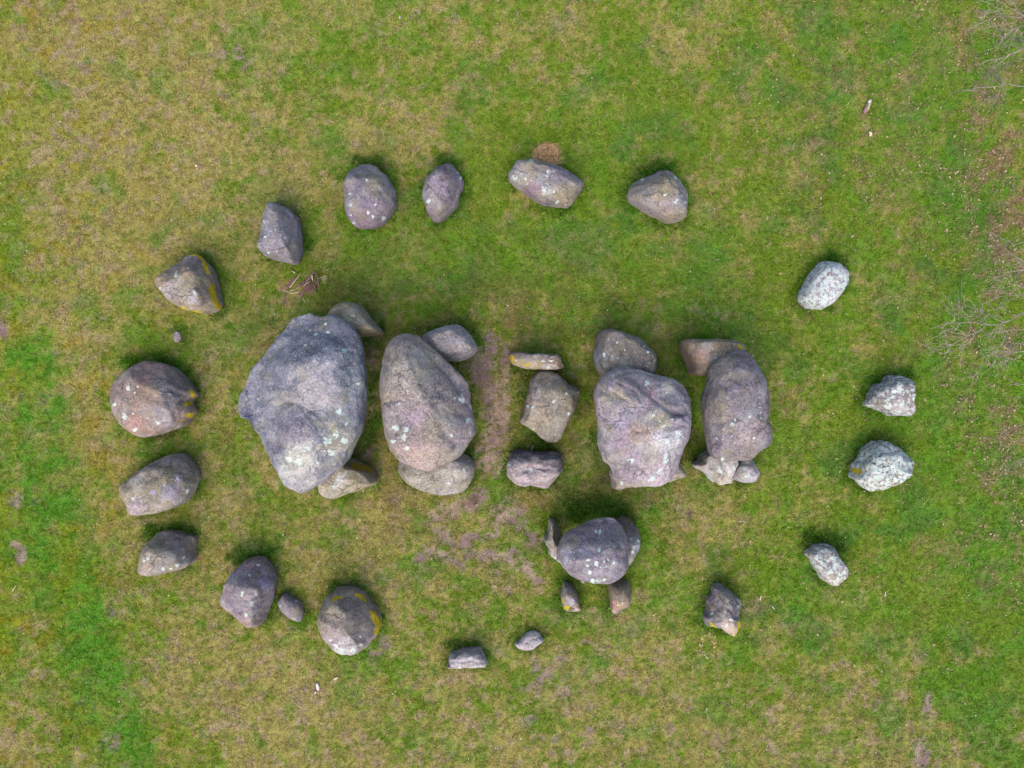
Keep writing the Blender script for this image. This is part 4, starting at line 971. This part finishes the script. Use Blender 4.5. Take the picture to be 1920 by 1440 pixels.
LEAFC = [(182, 148, 122), (168, 132, 112), (156, 124, 112), (198, 168, 138), (146, 114, 100), (206, 180, 148)]
def acc_leaf(px, py):
    w = smooth(1600, 1890, px - (py - 500) * .05) * smooth(.38, .62, fbm2(px, py, 46, 18, 3)) * smooth(1300, 850, py) * (.25 + .75 * smooth(.38, .62, fbm2(px, py, 15, 20, 2)))
    w = np.maximum(w, .42 * smooth(1200, 1750, px) * smooth(.50, .62, fbm2(px, py, 20, 19, 2)) * smooth(620, 300, py))
    w = np.maximum(w, .035 * smooth(1200, 1500, px))
    return RNG.random(len(px)) < w
leaf_field(30000, (1180, 1990), (-40, 1480), (.014, .031), LEAFC, 'fallen_leaves', 'scattered pinkish-brown dead leaves on the grass at the right edge', 'leaves', acc_leaf)
leaf_field(1100, (-40, 1960), (-40, 1480), (.007, .018), [(226, 214, 178), (208, 190, 150), (236, 232, 220), (196, 160, 110)], 'straw_bits', 'tiny pale bits of straw and chaff scattered over the lawn', 'straw', lambda px, py: np.ones(len(px), bool))
def acc_patch(px, py):
    return in_poly(px, py, [(1002,292),(1010,276),(1020,270),(1036,271),(1047,280),(1045,300),(1050,325),(1012,318)]) & ~(np.hypot(px - 1030, py - 280) < 5)
leaf_field(1500, (990, 1060), (262, 335), (.014, .030), [(214, 172, 122), (200, 156, 106), (222, 184, 140)], 'dead_leaf_patch', 'sandy-brown patch of dead leaves against the upper side of a kerb boulder', 'leaves', acc_patch)
def acc_p2(px, py):
    return np.abs(np.hypot((px - 1326) / 17, (py - 1208) / 26) - .75) < .22
leaf_field(330, (1300, 1350), (1175, 1240), (.010, .018), [(222, 198, 130), (206, 150, 110), (232, 218, 170)], 'chaff_ring', 'ring of pale chaff in the grass below the jagged dark stone', 'straw', acc_p2)

# ------------------------------------------------------------------ tubes: sticks, twigs, limbs
def tube_arrays(P, R, sides=6):
    P = np.asarray(P, float); n = len(P)
    T = np.gradient(P, axis=0); T /= np.linalg.norm(T, axis=1)[:, None] + 1e-9
    up = np.array([0.13, 0.21, 1.0]); A = np.cross(T, up); A /= np.linalg.norm(A, axis=1)[:, None] + 1e-9
    B = np.cross(T, A)
    th = np.arange(sides) * 2 * math.pi / sides
    V = (P[:, None] + np.asarray(R)[:, None, None] * (np.cos(th)[None, :, None] * A[:, None] + np.sin(th)[None, :, None] * B[:, None])).reshape(-1, 3)
    F = []
    for i in range(n - 1):
        for j in range(sides):
            F.append((i * sides + j, i * sides + (j + 1) % sides, (i + 1) * sides + (j + 1) % sides, (i + 1) * sides + j))
    F.append(tuple(range(sides))[::-1]); F.append(tuple((n - 1) * sides + j for j in range(sides)))
    return V, F

def multi_tube(name, chains, mat, parent=None, loc=None, sides=6):
    VV = []; FF = []; o = 0
    base = np.array(loc if loc is not None else (0, 0, 0), float)
    for P, R in chains:
        V, F = tube_arrays(np.asarray(P) - base, R, sides)
        VV.append(V); FF += [tuple(i + o for i in f) for f in F]; o += len(V)
    me = bpy.data.meshes.new(name); me.from_pydata(np.vstack(VV).tolist(), [], FF); me.update()
    me.polygons.foreach_set('use_smooth', np.ones(len(me.polygons), bool))
    return link(name, me, mat, parent, tuple(base))

def lay(px, py, h):
    x, y = w2(px, py, h)
    return np.array([float(x), float(y), float(ground_z(np.array([float(px)]), np.array([float(py)]))[0]) + h])

def stick(name, a, b, rad, mat, label, cat, group=None, h=.02, bend=.03, mid=None, h2=None):
    h2 = h if h2 is None else h2
    A_, B_ = lay(*a, h), lay(*b, h2)
    t = np.linspace(0, 1, 6)[:, None]
    P = A_ * (1 - t) + B_ * t
    ln = np.linalg.norm(B_ - A_)
    off = np.array([random.uniform(-1, 1), random.uniform(-1, 1), random.uniform(0, .6)]) * bend * ln
    P = P + np.sin(t * math.pi) * off + np.sin(t * 2 * math.pi) * np.array([random.uniform(-1, 1), random.uniform(-1, 1), 0]) * bend * .4 * ln
    R = rad * np.linspace(1.05, .65, 6) * np.array([random.uniform(.88, 1.12) for _ in range(6)])
    o = multi_tube(name, [(P, R)], mat, None, (A_ + B_) / 2, 6)
    return tag(o, label, cat, group)

HX = lambda a, b: (520 + a / 14.4, 490 + b / 14.4)
heap = [(570,1050,1040,480),(600,960,980,560),(520,690,720,640),(580,650,850,400),(820,440,1050,240),(700,700,960,330),(640,880,880,560),(960,200,1000,330),(1060,330,1120,750),
        (1000,640,1050,830),(740,760,1040,500),(660,820,1000,600),(560,930,760,790),(720,560,740,700),(760,690,1010,420),(830,420,1040,300),(680,620,900,430),(880,560,980,290),(900,680,1000,760),
        (930,780,1060,870),(850,840,1020,700),(1010,520,1090,610),(540,620,700,660),(640,930,820,780),(800,820,1100,560),(750,720,870,600)]
for i, (a, b, cx_, dx_) in enumerate(heap):
    stick('stick', HX(a, b), HX(cx_, dx_), random.uniform(.009, .013), M_STICK, 'thin brown stick in the loose heap of sticks above the largest capstone', 'stick', 'heaped brown sticks', h=.025 + .004 * (i % 14), h2=.03 + .004 * ((i * 5) % 14))
for (a, b, cx_, dx_, lab) in [(720,650,890,540,'short pale stick on top of the heap of sticks'), (940,380,950,520,'short whitish stick pointing up the picture in the stick heap')]:
    stick('stick', HX(a, b), HX(cx_, dx_), .009, M_STRAW, lab, 'stick', None, h=.10)
for i, (a, b, cx_, dx_) in enumerate([(100,830,420,430),(130,800,490,340),(200,750,520,420),(240,740,500,400),(270,780,420,500)]):
    stick('stick', HX(a, b), HX(cx_, dx_), random.uniform(.008, .011), M_STICK, 'brown stick in the narrow bundle left of the stick heap', 'stick', 'bundled brown sticks', h=.02 + .006 * i)
stick('stick', HX(330, 710), HX(640, 310), .009, M_STRAW, 'long pale stick on the right side of the narrow stick bundle', 'stick', None, h=.05)
stick('stick', HX(150, 1240), HX(240, 820), .008, M_STICK, 'single brown stick pointing down from the narrow stick bundle', 'stick', None, h=.025)
stick('stick', HX(150, 765), HX(345, 870), .007, M_STRAW, 'thin pale stick crossing the foot of the stick bundle', 'stick', None, h=.05)
stick('stick', HX(340, 870), HX(610, 820), .007, M_STRAW, 'thin pale stick bridging the bundle and the stick heap', 'stick', None, h=.04)
stick('stick', HX(330, 810), HX(640, 700), .007, M_STRAW, 'upper pale twig reaching from the bundle into the stick heap', 'stick', None, h=.05)
stick('stick', HX(390, 260), HX(485, 325), .007, M_STRAW, 'short pale twig at the top of the narrow stick bundle', 'stick', None, h=.03)
stick('stick', HX(690, 980), HX(760, 1120), .006, M_STRAW, 'short pale twig poking out below the stick heap', 'stick', None, h=.025)
for i, (a, b, cx_, dx_) in enumerate([(1180,440,1350,395),(1200,500,1330,420),(1230,540,1360,450),(1240,600,1330,580),(1100,470,1200,430),(1110,520,1140,530)]):
    stick('straw_stalk', HX(a, b), HX(cx_, dx_), .006, M_STRAW, 'short straw-coloured stalk lying right of the stick heap', 'straw', 'straw stalks beside the stick heap', h=.02 + .003 * i)
stick('stick', (384, 141), (371, 175), .009, M_STICK, 'lone brown stick lying in the grass at the upper left', 'stick', None, h=.025)
stick('stick', (152, 438), (147, 466), .008, M_STICK, 'lone thin dark stick in the grass left of the upper left boulder', 'stick', None, h=.025)
stick('bleached_stick', (994, 848), (1000, 835), .010, M_WHITE, 'short white stick between the fallen capstone and the broken mauve upright', 'stick', None, h=.04)
stick('bleached_stick', (1424, 1125), (1427, 1116), .009, M_WHITE, 'short white stick lying right of the jagged dark stone', 'stick', None, h=.04)
stick('bleached_stick', (1447, 1136), (1452, 1142), .008, M_WHITE, 'tiny bent white twig in bright green grass right of the jagged stone', 'stick', None, h=.04)
stick('bleached_stick', (1385, 977), (1401, 979), .006, M_STRAW, 'thin pale straw lying level below the lilac-white stone', 'stick', None, h=.04)
stick('bleached_stick', (1660, 1118), (1662, 1109), .011, M_WHITE, 'small white chip in open grass right of the lichen-spotted blunt stone', 'stick', None, h=.04)
stick('bleached_stick', (1224, 1155), (1232, 1149), .006, M_STRAW, 'pale straw lying slanted right of the reddish block', 'stick', None, h=.035)
stick('bleached_stick', (24, 1108), (31, 1098), .007, M_STRAW, 'pale slanted straw at the far left edge', 'stick', None, h=.035)

def chunk(name, px, py, lx, ly, h, ang, mat, label, cat, z0=0.0):
    """angular split chip: tapered, bevelled hexagonal block"""
    x, y = w2(px, py, h); g = float(ground_z(np.array([float(px)]), np.array([float(py)]))[0]) + z0
    prof = [(-1, -.5), (-.7, -1), (.6, -.8), (1, -.1), (.75, .8), (-.6, 1)]
    V = []
    for lv, s in ((0, .9), (h * .55, 1.0), (h, .72)):
        for a, b in prof:
            u, v = a * lx * s * random.uniform(.9, 1.1), b * ly * s * random.uniform(.9, 1.1)
            V.append((u * math.cos(ang) - v * math.sin(ang), u * math.sin(ang) + v * math.cos(ang), lv + random.uniform(-.1, .1) * h * (lv > 0)))
    F = [tuple(range(6))[::-1], tuple(range(12, 18))]
    for lv in range(2):
        for j in range(6):
            F.append((lv * 6 + j, lv * 6 + (j + 1) % 6, lv * 6 + 6 + (j + 1) % 6, lv * 6 + 6 + j))
    me = bpy.data.meshes.new(name); me.from_pydata(V, [], F); me.update()
    return tag(link(name, me, mat, None, (float(x), float(y), g)), label, cat)

chunk('wood_chip', 595, 1288, .030, .075, .05, .25, M_WHITE, 'whitish split wood chip in straw-coloured grass below the round tan boulder', 'wood chip')
chunk('wood_chip', 591, 1299, .018, .03, .05, -.4, M_WHITE, 'tiny whitish splinter beside the split wood chip below the round boulder', 'wood chip')
chunk('wood_chip', 630, 1272, .055, .016, .05, .5, M_STRAW, 'pale sliver of wood below the round tan boulder, right of the split chip', 'wood chip')
chunk('wood_chip', 1093, 1092, .045, .020, .05, -.55, M_WHITE, 'white chip in the grass just below the porch capstone', 'wood chip')
chunk('wood_chip', 367, 310, .024, .014, .05, -.1, M_WHITE, 'small white chip in open grass right of the upper left corner field', 'wood chip')
chunk('wood_chip', 750, 32, .014, .024, .05, 0, M_WHITE, 'small white chip near the middle of the top edge', 'wood chip')
chunk('wood_chip', 1632, 251, .026, .05, .04, .3, M_STRAW, 'pale tan chip below the short split log at the upper right', 'wood chip')

# short split log, bark underside and pale broken end
def split_log():
    a, b = lay(1621, 212, .05), lay(1631, 190, .05)
    e = bpy.data.objects.new('split_log', None); COL.objects.link(e)
    mid = (a + b) / 2; e.location = tuple(mid)
    tag(e, 'short split piece of log with one pale end in the grass at the upper right', 'log')
    t = np.linspace(0, 1, 6)[:, None]; P = a * (1 - t) + b * t - mid
    body = multi_tube('bark', [(P, .042 * np.array([.75, 1, 1.05, 1, .9, .7]))], M_LOG, e, None, 9)
    d = (b - a) / np.linalg.norm(b - a)
    P2 = np.array([P[-1] - d * .05 + np.array([0, 0, .012]), P[-1] + np.array([0, 0, .012]), P[-1] + d * .03])
    multi_tube('broken_end', [(P2, [.034, .032, .018])], M_WHITE, e, None, 8)
    P3 = np.array([P[1] + [0.018, .006, .034], P[3] + [0.016, .006, .038], P[5] + [0.012, .004, .03]])
    multi_tube('split_face', [(P3, [.012, .016, .014])], M_STRAW, e, None, 6)
split_log()

# white bent twig lying on the creased capstone
def twig_on_cap():
    top = bpy.data.objects
    pts = [(1272, 808), (1275, 814), (1280, 819), (1286, 823)]
    P = []
    dg = bpy.context.evaluated_depsgraph_get()
    bpy.context.view_layer.update()
    for px, py in pts:
        z = 1.6
        for _ in range(3):
            x, y = w2(px, py, z)
            hit, loc, *_r = SC.ray_cast(dg, Vector((float(x), float(y), 5.0)), Vector((0, 0, -1)))
            z = loc.z if hit else z
        P.append(np.array([float(x), float(y), z + .008]))
    o = multi_tube('bent_twig', [(np.array(P), [.007, .008, .008, .006])], M_WHITE, None, tuple(P[1]), 6)
    tag(o, 'white bent twig lying on the right flank of the creased mauve capstone', 'twig')
bpy.context.view_layer.update()
twig_on_cap()

# ------------------------------------------------------------------ bare trees at the right edge, their twigs reaching into view
def grow(P, R, z_tip, jitter=.012):
    """resample a chain with slight kinks"""
    P = np.asarray(P, float); out = [P[0]]
    for a, b in zip(P[:-1], P[1:]):
        m = max(2, int(np.linalg.norm(b - a) / .10))
        for i in range(1, m + 1):
            q = a + (b - a) * i / m
            if i < m: q = q + np.array([random.gauss(0, 1), random.gauss(0, 1), random.gauss(0, 1)]) * jitter
            out.append(q)
    n = len(out)
    return np.array(out), np.linspace(R, max(R * .35, .0026), n)

def side_twigs(chains, count, rng_len, spread, keep_right=True):
    ex = []
    for _ in range(count):
        P, R = random.choice(chains)
        i = random.randrange(len(P) // 4, len(P))
        d = P[min(i + 1, len(P) - 1)] - P[max(i - 1, 0)]; d = d / (np.linalg.norm(d) + 1e-9)
        s = random.choice((-1, 1)) * random.uniform(.5, 1.1)
        dd = np.array([d[0] * math.cos(s) - d[1] * math.sin(s), d[0] * math.sin(s) + d[1] * math.cos(s), d[2] + random.uniform(-.3, .4)])
        L_ = random.uniform(*rng_len)
        pts = [P[i]]
        for q in range(3):
            dd = dd + np.array([random.gauss(0, .25), random.gauss(0, .25), random.gauss(0, .15)])
            pts.append(pts[-1] + dd / np.linalg.norm(dd) * L_ / 3)
        ex.append(grow(pts, max(R[i] * .55, .004), 0))
    return ex

def bare_tree(label, base_px, hgt, limbs, extra):
    bx_, by_ = w2(*base_px, 0)
    e = bpy.data.objects.new('bare_tree', None); COL.objects.link(e); e.location = (float(bx_), float(by_), 0)
    tag(e, label, 'tree', 'leafless trees at the right edge')
    base = np.array([float(bx_), float(by_), 0.0])
    tr = [base + np.array(q) for q in ((0, 0, -.1), (.02, .03, .6), (-.05, .02, 1.4), (.03, -.04, 2.4), (.0, .05, hgt))]
    TP = []
    for a, b in zip(tr[:-1], tr[1:]):
        for i in range(4): TP.append(a + (b - a) * i / 4)
    TP.append(tr[-1]); TP = np.array(TP)
    multi_tube('trunk', [(TP - base, np.linspace(.11, .03, len(TP)))], M_BARK, e, None, 10)
    for crop, zroot, ztip, lines in limbs:
        x0, y0, sc = crop
        main = []
        root_z = None
        for li, (pl, r0) in enumerate(lines):
            pts = []
            m = len(pl)
            for i, (a, b) in enumerate(pl):
                f = i / max(1, m - 1)
                z = zroot + (ztip - zroot) * (f * .8 + .1)
                if li > 0: z = ztip + (zroot - ztip) * .35 - .25 * f
                px, py = x0 + a / sc, y0 + b / sc
                xx, yy = w2(px, py, z)
                pts.append(np.array([float(xx), float(yy), z]))
            if li == 0:                              # main limb starts in the trunk
                j = TP[np.argmin(np.abs(TP[:, 2] - (zroot + .3)))]
                pts = [j, j * .45 + pts[0] * .55 + np.array([0, 0, .12])] + pts
            main.append(grow(pts, r0 * (1.9 if li == 0 else 1.1), 0))
        tw = side_twigs(main, 26 + 8 * len(lines), (.12, .5), 1)
        bch = multi_tube('branch', [(main[0][0] - base, main[0][1])], M_BARK, e, None, 6)
        for P, R in main[1:]:
            multi_tube('side_branch', [(P - base, R)], M_BARK, bch, None, 6)
        multi_tube('twigs', [(P - base, R) for P, R in tw], M_BARK, bch, None, 4)['kind'] = 'stuff'
    for ang, el, z0, ln in extra:                    # the rest of the crown, outside the frame
        j = TP[np.argmin(np.abs(TP[:, 2] - z0))]
        pts = [j]; d = np.array([math.cos(ang) * math.cos(el), math.sin(ang) * math.cos(el), math.sin(el)])
        for q in range(5):
            d = d + np.array([random.gauss(0, .15), random.gauss(0, .15), .08]); d /= np.linalg.norm(d)
            pts.append(pts[-1] + d * ln / 5)
        main = [grow(pts, .028, 0)]
        tw = side_twigs(main, 26, (.2, .7), 1)
        bch = multi_tube('branch', [(P - base, R) for P, R in main], M_BARK, e, None, 6)
        multi_tube('twigs', [(P - base, R) for P, R in tw], M_BARK, bch, None, 4)['kind'] = 'stuff'
    return e

c7 = (1740, 540, 8.0); c8 = (1760, 0, 7.2); c4 = (1500, 440, 3.0)
bare_tree('leafless tree whose pale twigs reach in at the middle of the right edge', (2210, 600), 3.4,
    [(c7, 2.3, 1.5, [([(1500,330),(1300,440),(1140,510),(1040,545),(880,540),(760,530),(640,510),(550,510),(480,525),(360,515),(290,530),(215,585),(130,580)], .012),
        ([(215,585),(235,650),(270,700)],.005), ([(390,500),(385,400),(375,280),(460,235)],.007), ([(1000,460),(920,400),(760,340),(620,280),(470,230),(420,150)],.008), ([(760,530),(760,430),(780,300)],.006),
        ([(890,545),(700,670),(520,750),(370,850),(240,890),(90,960)],.009), ([(680,690),(650,780),(550,850),(530,900)],.006), ([(1130,510),(1090,570),(1040,630)],.007), ([(1140,510),(1000,460),(920,400),(780,390),(640,430)],.006),
        ([(480,525),(440,570),(390,620)],.005), ([(1140,500),(1010,330),(1130,290)],.006)]),
     (c7, 2.1, 1.4, [([(1520,600),(1300,630),(1160,655),(1000,670),(900,690),(800,730)],.009), ([(1160,660),(1110,840),(1000,940),(930,1010),(870,1110),(800,1190),(730,1390)],.009),
        ([(1520,940),(1300,960),(1200,960),(1130,1010),(1060,1025)],.007), ([(1260,960),(1190,820)],.005), ([(1180,1080),(1090,1110)],.006), ([(1500,1440),(1280,1410),(1100,1310),(980,1180)],.006), ([(1400,1010),(1240,1130)],.006), ([(1440,800),(1330,850),(1250,920)],.006)]),
     (c4, 2.6, 1.8, [([(1330,20),(1200,60),(1110,0)],.008), ([(1330,190),(1240,200),(1160,210),(1110,240)],.008), ([(1280,160),(1190,110),(1110,60)],.006), ([(1330,320),(1200,280),(1080,250)],.006), ([(1320,380),(1200,330),(1070,330)],.006)]),
     (c4, 1.8, 1.2, [([(1330,920),(1250,910),(1150,915)],.006), ([(1340,1020),(1220,1080),(1130,1160)],.007), ([(1330,1250),(1260,1260),(1190,1290)],.006), ([(1320,1120),(1240,1150),(1190,1190)],.005)])],
    [(.3, .5, 2.0, 2.2), (-.7, .6, 2.4, 2.0), (1.2, .7, 2.8, 1.8), (-1.6, .5, 1.9, 1.6)])
bare_tree('leafless tree whose pale twigs reach in at the top right corner', (2200, 90), 3.6,
    [(c8, 2.5, 1.7, [([(1240,200),(1152,235),(940,220),(860,200),(720,240),(650,270)],.010), ([(1152,220),(1060,130),(980,0)],.008), ([(1100,225),(1030,340),(990,430),(920,500)],.008), ([(1152,350),(1000,400),(840,405),(690,330)],.008), ([(840,400),(830,160),(820,20)],.005), ([(860,200),(690,140),(590,180)],.005)]),
     (c8, 2.4, 1.6, [([(1260,600),(1152,650),(960,730),(830,790),(640,820),(480,880)],.011), ([(960,735),(880,810),(770,900),(700,950)],.007), ([(1152,600),(1090,540)],.006), ([(920,630),(870,610),(855,480)],.006), ([(1152,790),(1000,830),(880,870)],.006), ([(1090,690),(1010,560),(930,490)],.006)]),
     (c8, 2.0, 1.3, [([(1260,1170),(1152,1165),(960,1130),(860,1150),(660,1180),(540,1180),(440,1220),(280,1215)],.010), ([(865,1140),(800,1040)],.006), ([(690,1130),(740,1070),(800,990)],.006), ([(440,1240),(520,1170)],.005), ([(840,1180),(820,1250),(800,1330)],.006), ([(800,1300),(690,1310)],.004)])],
    [(.4, .6, 2.2, 2.2), (1.4, .6, 2.6, 2.0), (-.5, .6, 2.8, 2.0)])
